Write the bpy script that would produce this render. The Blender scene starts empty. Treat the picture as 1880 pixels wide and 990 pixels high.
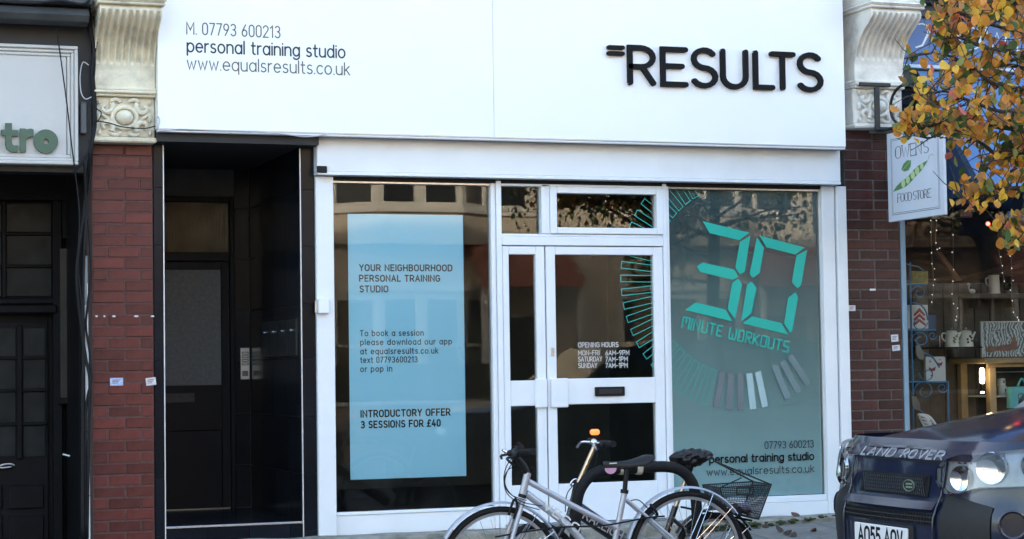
import bpy, math, random
from mathutils import Vector, Matrix
R = math.radians
random.seed(7)
S = bpy.context.scene
COL = S.collection

# ------------------------------------------------------------------ camera
YAW, PITCH, ROLL, FOC = R(19.92), R(2.79), R(-0.846), 3680.0
FW = Vector((math.sin(YAW)*math.cos(PITCH), math.cos(YAW)*math.cos(PITCH), math.sin(PITCH)))
R0 = Vector((math.cos(YAW), -math.sin(YAW), 0)); U0 = R0.cross(FW)
RT = R0*math.cos(ROLL) + U0*math.sin(ROLL); UP = RT.cross(FW)
CAM = Vector((-4.7916, -13.223, 1.0863))
cd = bpy.data.cameras.new('camera'); cam = bpy.data.objects.new('camera', cd); COL.objects.link(cam)
cam.matrix_world = Matrix(((RT.x, UP.x, -FW.x, CAM.x), (RT.y, UP.y, -FW.y, CAM.y), (RT.z, UP.z, -FW.z, CAM.z), (0, 0, 0, 1)))
cd.sensor_width = 36; cd.lens = FOC/1880*36; cd.clip_end = 500; cd.clip_start = 0.1
S.camera = cam
# ------------------------------------------------------------------ world, sun, exposure
SUN_EL, SUN_AZ = R(14.8), R(-24)      # the sun stands behind the shop, so its front and the street before it are in shade
w = bpy.data.worlds.new('World'); S.world = w; w.use_nodes = True
nt = w.node_tree; bg = nt.nodes['Background']
sky = nt.nodes.new('ShaderNodeTexSky'); sky.sky_type = 'NISHITA'; sky.sun_disc = False
sky.sun_elevation = SUN_EL; sky.sun_rotation = SUN_AZ; sky.air_density = 1.0; sky.dust_density = 2.5; sky.ozone_density = 1.0
nt.links.new(sky.outputs[0], bg.inputs[0]); bg.inputs[1].default_value = 0.15
sd = bpy.data.lights.new('sun', 'SUN'); sun = bpy.data.objects.new('sun', sd); COL.objects.link(sun)
sd.energy = 2.6; sd.angle = R(0.5); sd.color = (1.0, 0.92, 0.79)
to_sun = Vector((math.sin(SUN_AZ)*math.cos(SUN_EL), math.cos(SUN_AZ)*math.cos(SUN_EL), math.sin(SUN_EL)))
sun.rotation_euler = to_sun.to_track_quat('Z', 'Y').to_euler()
sun.location = (0, 20, 20)
S.view_settings.view_transform = 'Standard'; S.view_settings.look = 'None'; S.view_settings.gamma = 1
S.view_settings.use_curve_mapping = False; S.view_settings.exposure = 2.95
S.render.engine = 'CYCLES'
S.cycles.max_bounces = 8; S.cycles.transparent_max_bounces = 16; S.cycles.use_denoising = True
S.cycles.sample_clamp_indirect = 6

# ------------------------------------------------------------------ measuring: where a sight line meets a plane of the place
def ray(px, py): return FW + RT*((px-940)/FOC) - UP*((py-495)/FOC)
def at(px, py, Y=0.0):
    d = ray(px, py); return CAM + d*((Y-CAM.y)/d.y)
def atx(px, py, X):
    d = ray(px, py); return CAM + d*((X-CAM.x)/d.x)
def atz(px, py, Z):
    d = ray(px, py); return CAM + d*((Z-CAM.z)/d.z)
def rect(l, t, r, b, Y=0.0):
    m = (t+b)/2; c = (l+r)/2
    return at(l, m, Y).x, at(r, m, Y).x, at(c, b, Y).z, at(c, t, Y).z      # x0 x1 z0 z1

# ------------------------------------------------------------------ materials
MATS = {}
def mat(name, col, rough=0.5, metal=0.0, var=0.12, vscale=6.0, bump=0.0, bscale=40.0, spec=0.5, coat=0.0, rnd=0.0, emit=None, estr=0.0, stain=None, sstain=0.0, sscale=2.0, trans=0.0):
    if name in MATS: return MATS[name]
    m = bpy.data.materials.new(name); m.use_nodes = True; MATS[name] = m
    n = m.node_tree.nodes; l = m.node_tree.links; b = n['Principled BSDF']
    b.inputs['Roughness'].default_value = rough; b.inputs['Metallic'].default_value = metal
    b.inputs['Specular IOR Level'].default_value = spec; b.inputs['Coat Weight'].default_value = coat
    b.inputs['Coat Roughness'].default_value = 0.12
    tc = n.new('ShaderNodeTexCoord')
    no = n.new('ShaderNodeTexNoise'); no.inputs['Scale'].default_value = vscale; no.inputs['Detail'].default_value = 6
    l.new(tc.outputs['Object'], no.inputs['Vector'])
    mr = n.new('ShaderNodeMapRange'); mr.inputs['From Min'].default_value = 0.25; mr.inputs['From Max'].default_value = 0.75
    mr.inputs['To Min'].default_value = 1-var; mr.inputs['To Max'].default_value = 1+var
    l.new(no.outputs['Fac'], mr.inputs['Value'])
    val = mr.outputs[0]
    if rnd:
        oi = n.new('ShaderNodeObjectInfo'); m2 = n.new('ShaderNodeMapRange')
        m2.inputs['To Min'].default_value = 1-rnd; m2.inputs['To Max'].default_value = 1+rnd
        l.new(oi.outputs['Random'], m2.inputs['Value'])
        mu = n.new('ShaderNodeMath'); mu.operation = 'MULTIPLY'; l.new(val, mu.inputs[0]); l.new(m2.outputs[0], mu.inputs[1]); val = mu.outputs[0]
    vm = n.new('ShaderNodeVectorMath'); vm.operation = 'SCALE'; vm.inputs[0].default_value = col[:3]
    l.new(val, vm.inputs['Scale']); out = vm.outputs[0]
    if stain:
        n2 = n.new('ShaderNodeTexNoise'); n2.inputs['Scale'].default_value = sscale; n2.inputs['Detail'].default_value = 8; n2.inputs['Roughness'].default_value = 0.65
        l.new(tc.outputs['Object'], n2.inputs['Vector'])
        r2 = n.new('ShaderNodeMapRange'); r2.inputs['From Min'].default_value = 0.48; r2.inputs['From Max'].default_value = 0.72; r2.inputs['To Max'].default_value = sstain
        l.new(n2.outputs['Fac'], r2.inputs['Value'])
        mx = n.new('ShaderNodeMix'); mx.data_type = 'RGBA'; l.new(r2.outputs[0], mx.inputs['Factor']); l.new(out, mx.inputs['A']); mx.inputs['B'].default_value = (*stain, 1)
        out = mx.outputs['Result']
    l.new(out, b.inputs['Base Color'])
    if bump:
        nb = n.new('ShaderNodeTexNoise'); nb.inputs['Scale'].default_value = bscale; nb.inputs['Detail'].default_value = 5
        l.new(tc.outputs['Object'], nb.inputs['Vector'])
        bp = n.new('ShaderNodeBump'); bp.inputs['Strength'].default_value = bump; bp.inputs['Distance'].default_value = 0.01
        l.new(nb.outputs['Fac'], bp.inputs['Height']); l.new(bp.outputs[0], b.inputs['Normal'])
    if emit: b.inputs['Emission Color'].default_value = (*emit, 1); b.inputs['Emission Strength'].default_value = estr
    if trans:
        tr = n.new('ShaderNodeBsdfTranslucent'); l.new(out, tr.inputs['Color'])
        ms = n.new('ShaderNodeMixShader'); ms.inputs[0].default_value = trans
        l.new(b.outputs[0], ms.inputs[1]); l.new(tr.outputs[0], ms.inputs[2]); l.new(ms.outputs[0], n['Material Output'].inputs[0])
    return m
def glassmat(name, tint=(0.86, 0.9, 0.9), ior=1.55, rough=0.0, wob=0.0):
    if name in MATS: return MATS[name]
    m = bpy.data.materials.new(name); m.use_nodes = True; MATS[name] = m
    n = m.node_tree.nodes; l = m.node_tree.links; n.remove(n['Principled BSDF'])
    t = n.new('ShaderNodeBsdfTransparent'); t.inputs[0].default_value = (*tint, 1)
    g = n.new('ShaderNodeBsdfGlossy'); g.inputs['Roughness'].default_value = rough
    fr = n.new('ShaderNodeFresnel'); fr.inputs[0].default_value = ior
    ms = n.new('ShaderNodeMixShader'); l.new(fr.outputs[0], ms.inputs[0]); l.new(t.outputs[0], ms.inputs[1]); l.new(g.outputs[0], ms.inputs[2])
    l.new(ms.outputs[0], n['Material Output'].inputs[0])
    if wob:
        tc = n.new('ShaderNodeTexCoord'); no = n.new('ShaderNodeTexNoise'); no.inputs['Scale'].default_value = 1.4; no.inputs['Detail'].default_value = 1
        l.new(tc.outputs['Object'], no.inputs['Vector']); bp = n.new('ShaderNodeBump'); bp.inputs['Strength'].default_value = wob; bp.inputs['Distance'].default_value = 0.01
        l.new(no.outputs['Fac'], bp.inputs['Height']); l.new(bp.outputs[0], g.inputs['Normal']); l.new(bp.outputs[0], fr.inputs['Normal'])
    return m
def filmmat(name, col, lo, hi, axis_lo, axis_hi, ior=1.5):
    # frosted window film: shade of overhang and tree put in as graded density
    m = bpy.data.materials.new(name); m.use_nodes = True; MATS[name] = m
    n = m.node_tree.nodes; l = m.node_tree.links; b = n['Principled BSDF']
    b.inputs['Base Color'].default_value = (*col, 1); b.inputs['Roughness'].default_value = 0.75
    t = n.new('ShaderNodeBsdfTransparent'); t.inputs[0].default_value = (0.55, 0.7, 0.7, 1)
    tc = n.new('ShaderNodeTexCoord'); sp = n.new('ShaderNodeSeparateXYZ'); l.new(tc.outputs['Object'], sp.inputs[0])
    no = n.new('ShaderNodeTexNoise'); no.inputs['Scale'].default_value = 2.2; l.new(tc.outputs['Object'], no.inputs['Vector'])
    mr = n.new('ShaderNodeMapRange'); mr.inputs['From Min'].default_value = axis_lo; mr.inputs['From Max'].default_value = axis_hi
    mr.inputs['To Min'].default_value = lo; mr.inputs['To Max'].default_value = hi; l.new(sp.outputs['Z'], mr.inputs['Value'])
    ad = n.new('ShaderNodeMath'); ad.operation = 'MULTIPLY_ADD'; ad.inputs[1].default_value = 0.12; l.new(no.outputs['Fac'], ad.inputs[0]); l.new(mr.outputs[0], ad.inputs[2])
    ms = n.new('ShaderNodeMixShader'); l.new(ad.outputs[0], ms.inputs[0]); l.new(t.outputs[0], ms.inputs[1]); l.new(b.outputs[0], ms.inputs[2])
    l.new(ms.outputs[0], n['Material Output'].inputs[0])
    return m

# ------------------------------------------------------------------ object helpers
WL = {}
def wl(o): return WL.get(o.name, Vector((0, 0, 0)))
def tag(o, label=None, cat=None, group=None, kind=None):
    if label: o['label'] = label
    if cat: o['category'] = cat
    if group: o['group'] = group
    if kind: o['kind'] = kind
    return o
def thing(name, label, cat, loc=(0, 0, 0), group=None):
    o = bpy.data.objects.new(name, None); COL.objects.link(o); o.location = loc; o.empty_display_size = 0.1
    WL[o.name] = Vector(loc); return tag(o, label, cat, group)
class MB:
    def __init__(s): s.v = []; s.f = []; s.mi = []; s.cur = 0
    def add(s, vs, fs):
        k = len(s.v); s.v += [Vector(v) for v in vs]
        for f in fs: s.f.append([k+i for i in f]); s.mi.append(s.cur)
        return s
    def box(s, x0, x1, y0, y1, z0, z1, c=0.0):
        if x1 < x0: x0, x1 = x1, x0
        if y1 < y0: y0, y1 = y1, y0
        if z1 < z0: z0, z1 = z1, z0
        c = min(c, (x1-x0)*.45, (y1-y0)*.45, (z1-z0)*.45)
        if c <= 0:
            return s.add([(x, y, z) for x in (x0, x1) for y in (y0, y1) for z in (z0, z1)],
                         [(0, 1, 3, 2), (4, 6, 7, 5), (0, 4, 5, 1), (2, 3, 7, 6), (0, 2, 6, 4), (1, 5, 7, 3)])
        vs = []; idx = {}
        for i, X in enumerate((x0, x1)):
            for j, Y in enumerate((y0, y1)):
                for k, Z in enumerate((z0, z1)):
                    sx, sy, sz = (1-2*i)*c, (1-2*j)*c, (1-2*k)*c
                    for a, p in enumerate(((X, Y+sy, Z+sz), (X+sx, Y, Z+sz), (X+sx, Y+sy, Z))):
                        idx[i, j, k, a] = len(vs); vs.append(p)
        g = lambda i, j, k, a: idx[i, j, k, a]
        fs = []
        for i in (0, 1):
            q = [g(i, 0, 0, 0), g(i, 1, 0, 0), g(i, 1, 1, 0), g(i, 0, 1, 0)]; fs.append(q if i else q[::-1])
            q = [g(0, i, 0, 1), g(1, i, 0, 1), g(1, i, 1, 1), g(0, i, 1, 1)]; fs.append(q[::-1] if i else q)
            q = [g(0, 0, i, 2), g(1, 0, i, 2), g(1, 1, i, 2), g(0, 1, i, 2)]; fs.append(q if i else q[::-1])
        for i in (0, 1):
            for j in (0, 1):
                q = [g(i, j, 0, 0), g(i, j, 1, 0), g(i, j, 1, 1), g(i, j, 0, 1)]; fs.append(q if i == j else q[::-1])
                q = [g(i, 0, j, 0), g(i, 0, j, 2), g(i, 1, j, 2), g(i, 1, j, 0)]; fs.append(q if i == j else q[::-1])
                q = [g(0, i, j, 1), g(0, i, j, 2), g(1, i, j, 2), g(1, i, j, 1)]; fs.append(q if i != j else q[::-1])
                for k in (0, 1):
                    q = [g(i, j, k, 0), g(i, j, k, 1), g(i, j, k, 2)]; fs.append(q if (i+j+k) % 2 == 1 else q[::-1])
        return s.add(vs, fs)
    def tube(s, pts, r, n=8, cap=True, closed=False):
        pts = [Vector(p) for p in pts]; m = len(pts)
        rr = r if isinstance(r, (list, tuple)) else [r]*m
        T = []
        for i in range(m):
            a = pts[(i-1) % m] if (closed or i > 0) else pts[i]; b = pts[(i+1) % m] if (closed or i < m-1) else pts[i]
            T.append((b-a).normalized())
        u = T[0].orthogonal().normalized(); vs = []
        for i in range(m):
            u = (u - T[i]*u.dot(T[i]))
            u = u.normalized() if u.length > 1e-6 else T[i].orthogonal().normalized()
            w_ = T[i].cross(u)
            for k in range(n):
                a = 2*math.pi*k/n; vs.append(pts[i] + (u*math.cos(a)+w_*math.sin(a))*rr[i])
        fs = []
        for i in range(m if closed else m-1):
            j = (i+1) % m
            for k in range(n): fs.append((i*n+k, i*n+(k+1) % n, j*n+(k+1) % n, j*n+k))
        if cap and not closed: fs.append(tuple(range(n))[::-1]); fs.append(tuple((m-1)*n+k for k in range(n)))
        return s.add(vs, fs)
    def lathe(s, prof, c=(0, 0, 0), n=20, axis='z'):
        c = Vector(c); vs = []; m = len(prof)
        for (r, h) in prof:
            for k in range(n):
                a = 2*math.pi*k/n; x, y = r*math.cos(a), r*math.sin(a)
                vs.append(c + (Vector((x, y, h)) if axis == 'z' else Vector((x, h, y)) if axis == 'y' else Vector((h, x, y))))
        fs = [(i*n+k, i*n+(k+1) % n, (i+1)*n+(k+1) % n, (i+1)*n+k) for i in range(m-1) for k in range(n)]
        fs.append(tuple(range(n))[::-1]); fs.append(tuple((m-1)*n+k for k in range(n)))
        return s.add(vs, fs)
    def prism(s, poly, d):      # polygon of 3-D points pushed along vector d
        d = Vector(d); p = [Vector(q) for q in poly]; n = len(p)
        return s.add(p + [q+d for q in p], [tuple(range(n)), tuple(range(2*n-1, n-1, -1))] + [(i, n+i, n+(i+1) % n, (i+1) % n) for i in range(n)])
    def grid(s, fn, nu, nv, flip=False):
        vs = [fn(i/nu, j/nv) for i in range(nu+1) for j in range(nv+1)]
        fs = []
        for i in range(nu):
            for j in range(nv):
                q = (i*(nv+1)+j, (i+1)*(nv+1)+j, (i+1)*(nv+1)+j+1, i*(nv+1)+j+1); fs.append(q[::-1] if flip else q)
        return s.add(vs, fs)
    def ball(s, c, rx, ry, rz, n=12, m=8):
        c = Vector(c)
        vs = [c+Vector((rx*math.sin(math.pi*j/m)*math.cos(2*math.pi*i/n), ry*math.sin(math.pi*j/m)*math.sin(2*math.pi*i/n), rz*math.cos(math.pi*j/m))) for j in range(1, m) for i in range(n)]
        fs = [((j)*n+i, (j)*n+(i+1) % n, (j+1)*n+(i+1) % n, (j+1)*n+i) for j in range(m-2) for i in range(n)]
        k = len(vs); vs += [c+Vector((0, 0, rz)), c-Vector((0, 0, rz))]
        fs += [(k, (i+1) % n, i) for i in range(n)] + [(k+1, (m-2)*n+i, (m-2)*n+(i+1) % n) for i in range(n)]
        return s.add(vs, fs)
    def build(s, name, m, parent=None, smooth=False, loc=None, fix=True, local=False):
        o_w = wl(parent) if parent and not local else Vector((0, 0, 0))
        if parent is None and s.v:
            if loc is None:
                xs = [v.x for v in s.v]; ys = [v.y for v in s.v]; zs = [v.z for v in s.v]
                loc = Vector(((min(xs)+max(xs))/2, (min(ys)+max(ys))/2, min(zs)))
            o_w = Vector(loc)
        me = bpy.data.meshes.new(name); me.from_pydata([v-o_w for v in s.v], [], s.f)
        for q in (m if isinstance(m, (list, tuple)) else [m]): me.materials.append(q)
        if any(s.mi): me.polygons.foreach_set('material_index', s.mi)
        if fix:
            import bmesh
            b = bmesh.new(); b.from_mesh(me); bmesh.ops.recalc_face_normals(b, faces=b.faces); b.to_mesh(me); b.free()
        if smooth:
            me.polygons.foreach_set('use_smooth', [True]*len(me.polygons))
            if smooth is not True: me.set_sharp_from_angle(angle=R(smooth))
        o = bpy.data.objects.new(name, me); COL.objects.link(o)
        if parent: o.parent = parent; WL[o.name] = wl(parent)
        else: o.location = o_w; WL[o.name] = Vector(o_w)
        return o
def inst(me, name, parent, loc, rot=(0, 0, 0), scale=None):
    o = bpy.data.objects.new(name, me); COL.objects.link(o); o.parent = parent
    o.location = Vector(loc)-wl(parent); o.rotation_euler = rot
    if scale: o.scale = scale
    WL[o.name] = wl(parent); return o
def box(name, m, parent, x0, x1, y0, y1, z0, z1, c=0.0):
    return MB().box(x0, x1, y0, y1, z0, z1, c).build(name, m, parent)
def copy_tree(o, parent=None):
    c = o.copy(); COL.objects.link(c); c.parent = parent
    for ch in list(o.children): copy_tree(ch, c)
    return c
def arc(cx, cy, rx, ry, a0, a1, n=10):
    return [(cx+rx*math.cos(R(a0+(a1-a0)*i/n)), cy+ry*math.sin(R(a0+(a1-a0)*i/n))) for i in range(n+1)]
def curve(pts, n=8):        # smooth curve through points
    p = [Vector(q) for q in pts]; out = []
    for i in range(len(p)-1):
        a, b, c, d = p[max(i-1, 0)], p[i], p[i+1], p[min(i+2, len(p)-1)]
        for k in range(n):
            t = k/n; out.append(0.5*((2*b)+(c-a)*t+(2*a-5*b+4*c-d)*t*t+(3*b-a-3*c+d)*t**3))
    return out+[p[-1]]

# ------------------------------------------------------------------ single-line lettering
A = arc
G = {
'A': (.64, [[(0, 0), (.32, 1), (.64, 0)], [(.11, .34), (.53, .34)]]),
'B': (.56, [[(0, 0), (0, 1)]+A(.28, .76, .24, .24, 90, -90)+[(0, .52)], A(.3, .26, .26, .26, 90, -90)+[(0, 0)]]),
'C': (.58, [A(.3, .69, .3, .31, 35, 180)+A(.3, .31, .3, .31, 180, 325)]),
'D': (.6, [[(0, 0), (0, 1)]+A(.28, .68, .32, .32, 90, 0)+A(.28, .32, .32, .32, 0, -90)+[(0, 0)]]),
'E': (.5, [[(.5, 1), (0, 1), (0, 0), (.5, 0)], [(0, .52), (.42, .52)]]),
'F': (.5, [[(.5, 1), (0, 1), (0, 0)], [(0, .52), (.42, .52)]]),
'G': (.6, [A(.3, .69, .3, .31, 35, 180)+A(.3, .31, .3, .31, 180, 360)+[(.6, .48), (.36, .48)]]),
'H': (.58, [[(0, 0), (0, 1)], [(.58, 0), (.58, 1)], [(0, .5), (.58, .5)]]),
'I': (.0, [[(0, 0), (0, 1)]]),
'K': (.56, [[(0, 0), (0, 1)], [(.54, 1), (0, .42)], [(.2, .62), (.56, 0)]]),
'L': (.46, [[(0, 1), (0, 0), (.46, 0)]]),
'M': (.72, [[(0, 0), (0, 1), (.36, .35), (.72, 1), (.72, 0)]]),
'N': (.6, [[(0, 0), (0, 1), (.6, 0), (.6, 1)]]),
'O': (.62, [A(.31, .69, .31, .31, 0, 180)+A(.31, .31, .31, .31, 180, 360)+[(.62, .69)]]),
'P': (.56, [[(0, 0), (0, 1)]+A(.28, .72, .28, .28, 90, -90)+[(0, .44)]]),
'R': (.58, [[(0, 0), (0, 1)]+A(.28, .72, .28, .28, 90, -90)+[(0, .44)], [(.28, .44), (.58, 0)]]),
'S': (.54, [A(.28, .75, .25, .25, 35, 250)+A(.27, .25, .27, .25, 70, -150)]),
'T': (.56, [[(0, 1), (.56, 1)], [(.28, 1), (.28, 0)]]),
'U': (.58, [[(0, 1)]+A(.29, .29, .29, .29, 180, 360)+[(.58, 1)]]),
'V': (.6, [[(0, 1), (.3, 0), (.6, 1)]]),
'W': (.86, [[(0, 1), (.22, 0), (.43, .8), (.64, 0), (.86, 1)]]),
'Y': (.56, [[(0, 1), (.28, .45), (.56, 1)], [(.28, .45), (.28, 0)]]),
'0': (.5, [A(.25, .72, .25, .28, 0, 180)+A(.25, .28, .25, .28, 180, 360)+[(.5, .72)]]),
'1': (.26, [[(0, .82), (.22, 1), (.22, 0)]]),
'2': (.5, [A(.25, .74, .25, .26, 165, -25)+[(0, 0), (.5, 0)]]),
'3': (.5, [A(.24, .76, .23, .24, 150, -90)+A(.24, .26, .26, .26, 90, -150)]),
'4': (.54, [[(.3, 1), (0, .26), (.54, .26)], [(.4, .5), (.4, 0)]]),
'5': (.5, [[(.46, 1), (.08, 1), (.05, .56)]+A(.24, .31, .26, .31, 125, -150)]),
'6': (.5, [[(.36, 1), (.08, .52)]+A(.25, .28, .25, .28, 150, 510)]),
'7': (.48, [[(0, 1), (.48, 1), (.14, 0)]]),
'9': (.5, [[(.14, 0), (.42, .48)]+A(.25, .72, .25, .28, -30, 330)]),
'a': (.5, [A(.25, .35, .25, .35, 0, 360, 18), [(.5, .7), (.5, 0)]]),
'b': (.5, [A(.25, .35, .25, .35, 180, 540, 18), [(0, 1), (0, 0)]]),
'c': (.44, [A(.25, .35, .25, .35, 45, 315, 14)]),
'd': (.5, [A(.25, .35, .25, .35, 0, 360, 18), [(.5, 1), (.5, 0)]]),
'e': (.5, [[(.01, .36), (.5, .36)]+A(.25, .35, .25, .35, 2, 315, 16)]),
'f': (.28, [[(.12, 0)]+A(.26, .86, .14, .14, 180, 90, 5), [(0, .68), (.27, .68)]]),
'g': (.5, [A(.25, .35, .25, .35, 0, 360, 18), [(.5, .7)]+A(.25, -.04, .25, .24, 0, -150, 9)]),
'h': (.46, [[(0, 0), (0, 1)], [(0, .45)]+A(.23, .47, .23, .23, 180, 0)+[(.46, 0)]]),
'i': (.0, [[(0, 0), (0, .7)], [(0, .93), (0, .95)]]),
'k': (.42, [[(0, 0), (0, 1)], [(.38, .7), (0, .3)], [(.13, .42), (.42, 0)]]),
'l': (.0, [[(0, 0), (0, 1)]]),
'm': (.74, [[(0, 0), (0, .7)], A(.185, .5, .185, .2, 180, 0)+[(.37, 0)], A(.555, .5, .185, .2, 180, 0)+[(.74, 0)]]),
'n': (.46, [[(0, 0), (0, .7)], [(0, .45)]+A(.23, .47, .23, .23, 180, 0)+[(.46, 0)]]),
'o': (.52, [A(.26, .35, .26, .35, 0, 360, 18)]),
'p': (.5, [A(.25, .35, .25, .35, 180, 540, 18), [(0, .7), (0, -.28)]]),
'q': (.5, [A(.25, .35, .25, .35, 0, 360, 18), [(.5, .7), (.5, -.28)]]),
'r': (.26, [[(0, 0), (0, .7)], [(0, .42)]+A(.24, .44, .24, .25, 180, 85, 6)]),
's': (.38, [A(.2, .525, .17, .175, 40, 250)+A(.19, .175, .19, .175, 70, -150)]),
't': (.3, [[(.12, .95)]+A(.27, .15, .15, .15, 180, 275, 6), [(0, .68), (.29, .68)]]),
'u': (.46, [[(0, .7)]+A(.23, .23, .23, .23, 180, 360)+[(.46, .7)], [(.46, .3), (.46, 0)]]),
'w': (.66, [[(0, .7), (.17, 0), (.33, .6), (.49, 0), (.66, .7)]]),
'x': (.44, [[(0, .7), (.44, 0)], [(.44, .7), (0, 0)]]),
'.': (.0, [[(0, 0), (0, .02)]]), "'": (.0, [[(0, 1), (-.03, .78)]]), '-': (.3, [[(0, .42), (.3, .42)]]),
'~': (.42, [[(0, .42), (.42, .42)]]),
'£': (.5, [A(.34, .78, .18, .22, 25, 180)+[(.14, .18), (.0, 0), (.5, 0)], [(0, .5), (.36, .5)]]),
}
LCD = {
'M': (.62, [[(0, 0), (0, .93), (.07, 1), (.25, 1), (.31, .9), (.31, .5)], [(.31, .9), (.38, 1), (.55, 1), (.62, .93), (.62, 0)]]),
'I': (.0, [[(0, 0), (0, .46)], [(0, .54), (0, 1)]]), 'N': (.5, [[(0, 0), (0, 1), (.5, .05), (.5, 1)]]),
'U': (.5, [[(0, 1), (0, .07), (.07, 0), (.43, 0), (.5, .07), (.5, 1)]]), 'T': (.5, [[(0, 1), (.5, 1)], [(.25, .94), (.25, 0)]]),
'E': (.46, [[(.46, 1), (.06, 1), (0, .94), (0, .06), (.06, 0), (.46, 0)], [(.05, .5), (.36, .5)]]),
'W': (.62, [[(0, 1), (0, .07), (.07, 0), (.25, 0), (.31, .1), (.31, .5)], [(.31, .1), (.38, 0), (.55, 0), (.62, .07), (.62, 1)]]),
'O': (.5, [[(.06, 0), (0, .06), (0, .94), (.06, 1), (.44, 1), (.5, .94), (.5, .06), (.44, 0), (.06, 0)]]),
'R': (.5, [[(0, 0), (0, 1), (.44, 1), (.5, .94), (.5, .56), (.44, .5), (.05, .5)], [(.22, .46), (.5, 0)]]),
'K': (.5, [[(0, 0), (0, 1)], [(.5, 1), (.1, .5), (.5, 0)]]),
'S': (.5, [[(.5, 1), (.06, 1), (0, .94), (0, .56), (.06, .5), (.44, .5), (.5, .44), (.5, .06), (.44, 0), (0, 0)]]),
}
def stroke(mb, pl, org, ex, ey, nrm, wgt, depth=0.0, lift=0.0, nib=None):
    # a ribbon with round ends along a polyline given in letter units
    P = []
    for q in pl:
        if not P or (q[0]-P[-1][0])**2+(q[1]-P[-1][1])**2 > 1e-7: P.append(q)
    if len(P) < 2: P.append((P[0][0], P[0][1]+.01))
    W = [org+ex*x+ey*y for x, y in P]; n = nrm
    closed = (W[0]-W[-1]).length < 1e-5
    if closed: W = W[:-1]
    m = len(W); Lft = []; Rgt = []
    for i in range(m):
        a = W[(i-1) % m] if (closed or i) else None; b = W[(i+1) % m] if (closed or i < m-1) else None
        d1 = (W[i]-a).normalized() if a is not None else None; d2 = (b-W[i]).normalized() if b is not None else None
        if d1 is None: d1 = d2
        if d2 is None: d2 = d1
        t = d1+d2
        t = t.normalized() if t.length > 1e-4 else d1
        s_ = n.cross(t); k = max(.45, s_.dot(n.cross(d1))); h = wgt/2/k
        if nib:                       # broad-nib contrast: thick stems, thin horizontals
            hor = abs(t.dot(ex.normalized())); h *= nib[0]+(nib[1]-nib[0])*(1-hor)
        Lft.append(W[i]+s_*h); Rgt.append(W[i]-s_*h)
    off = n*lift
    if closed:
        for i in range(m):
            j = (i+1) % m; q = [Lft[i]+off, Lft[j]+off, Rgt[j]+off, Rgt[i]+off]
            if depth: mb.prism([v-n*0 for v in q], -n*depth)
            else: mb.add(q, [(0, 1, 2, 3)])
        return
    poly = []
    def cap(c, t, h):
        s_ = n.cross(t); return [c+(s_*math.cos(math.pi*k/6)-t*math.sin(math.pi*k/6))*h for k in range(1, 6)]
    h0 = (Lft[0]-Rgt[0]).length/2; h1 = (Lft[-1]-Rgt[-1]).length/2
    ring = Rgt + ([] if nib else cap(W[-1], -(W[-1]-W[-2]).normalized(), h1)) + Lft[::-1] + ([] if nib else cap(W[0], (W[1]-W[0]).normalized(), h0))
    ce = len(Rgt); vs = []; fs = []
    for i in range(m-1): fs.append((i, i+1, m+i+1, m+i))
    vs = Rgt+Lft
    if not nib:
        c1 = cap(W[0], (W[1]-W[0]).normalized(), h0); c2 = cap(W[-1], -(W[-1]-W[-2]).normalized(), h1)
        k = len(vs); vs += c1; fs.append(tuple([m]+list(range(k, k+5))+[0]))
        k = len(vs); vs += c2; fs.append(tuple([m-1]+list(range(k, k+5))+[2*m-1]))
    mb.add([v+off for v in vs], fs)
    if depth:
        c1 = cap(W[0], (W[1]-W[0]).normalized(), h0); c2 = cap(W[-1], -(W[-1]-W[-2]).normalized(), h1)
        ring = Rgt + c2 + Lft[::-1] + c1[::-1]
        k = len(ring); mb.add([v+off for v in ring]+[v+off-n*depth for v in ring], [(i, (i+1) % k, k+(i+1) % k, k+i) for i in range(k)])
def text_width(s, gap, sp, font):
    x = 0
    for ch in s: x += sp if ch == ' ' else font[ch][0]+gap
    return x-gap
def text(mb, s, p0, p1, up, nrm, wgt, gap=.2, sp=.32, font=None, lift0=0.0, nib=None, serif=False):
    # p0,p1: both ends of the base line; up: cap-height vector
    font = font or G; p0 = Vector(p0); p1 = Vector(p1); up = Vector(up); nrm = Vector(nrm)
    ex = (p1-p0)/text_width(s, gap, sp, font); x = 0; lift = lift0
    for ch in s:
        if ch == ' ': x += sp; continue
        wd, st = font[ch]
        for pl in st:
            lift += 0.00004 if lift < lift0+.0012 else -.001
            stroke(mb, [(x+q[0], q[1]) for q in pl], p0, ex, up, nrm, wgt, lift=lift, nib=nib)
        if serif:
            ends = []
            for pl in st:
                if pl[0] != pl[-1]: ends += [pl[0], pl[-1]]
            for q in ends:
                if q[1] in (0, 1):
                    stroke(mb, [(x+q[0]-.09, q[1]), (x+q[0]+.09, q[1])], p0, ex, up, nrm, wgt*.5, lift=lift+.0003)
        x += wd+gap
    return mb
def line(mb, s, l, r, y, cap, Y, wgt, **k):
    # a level line of lettering on a wall plane: left, right and base line measured on the photograph
    a = at(l, y, Y); b = at(r[0], r[1], Y); z = (a.z+b.z)/2; h = cap/262*1.0
    return text(mb, s, (a.x, Y, z), (b.x, Y, z), (0, 0, h), (0, -1, 0), wgt, **k)
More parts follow.
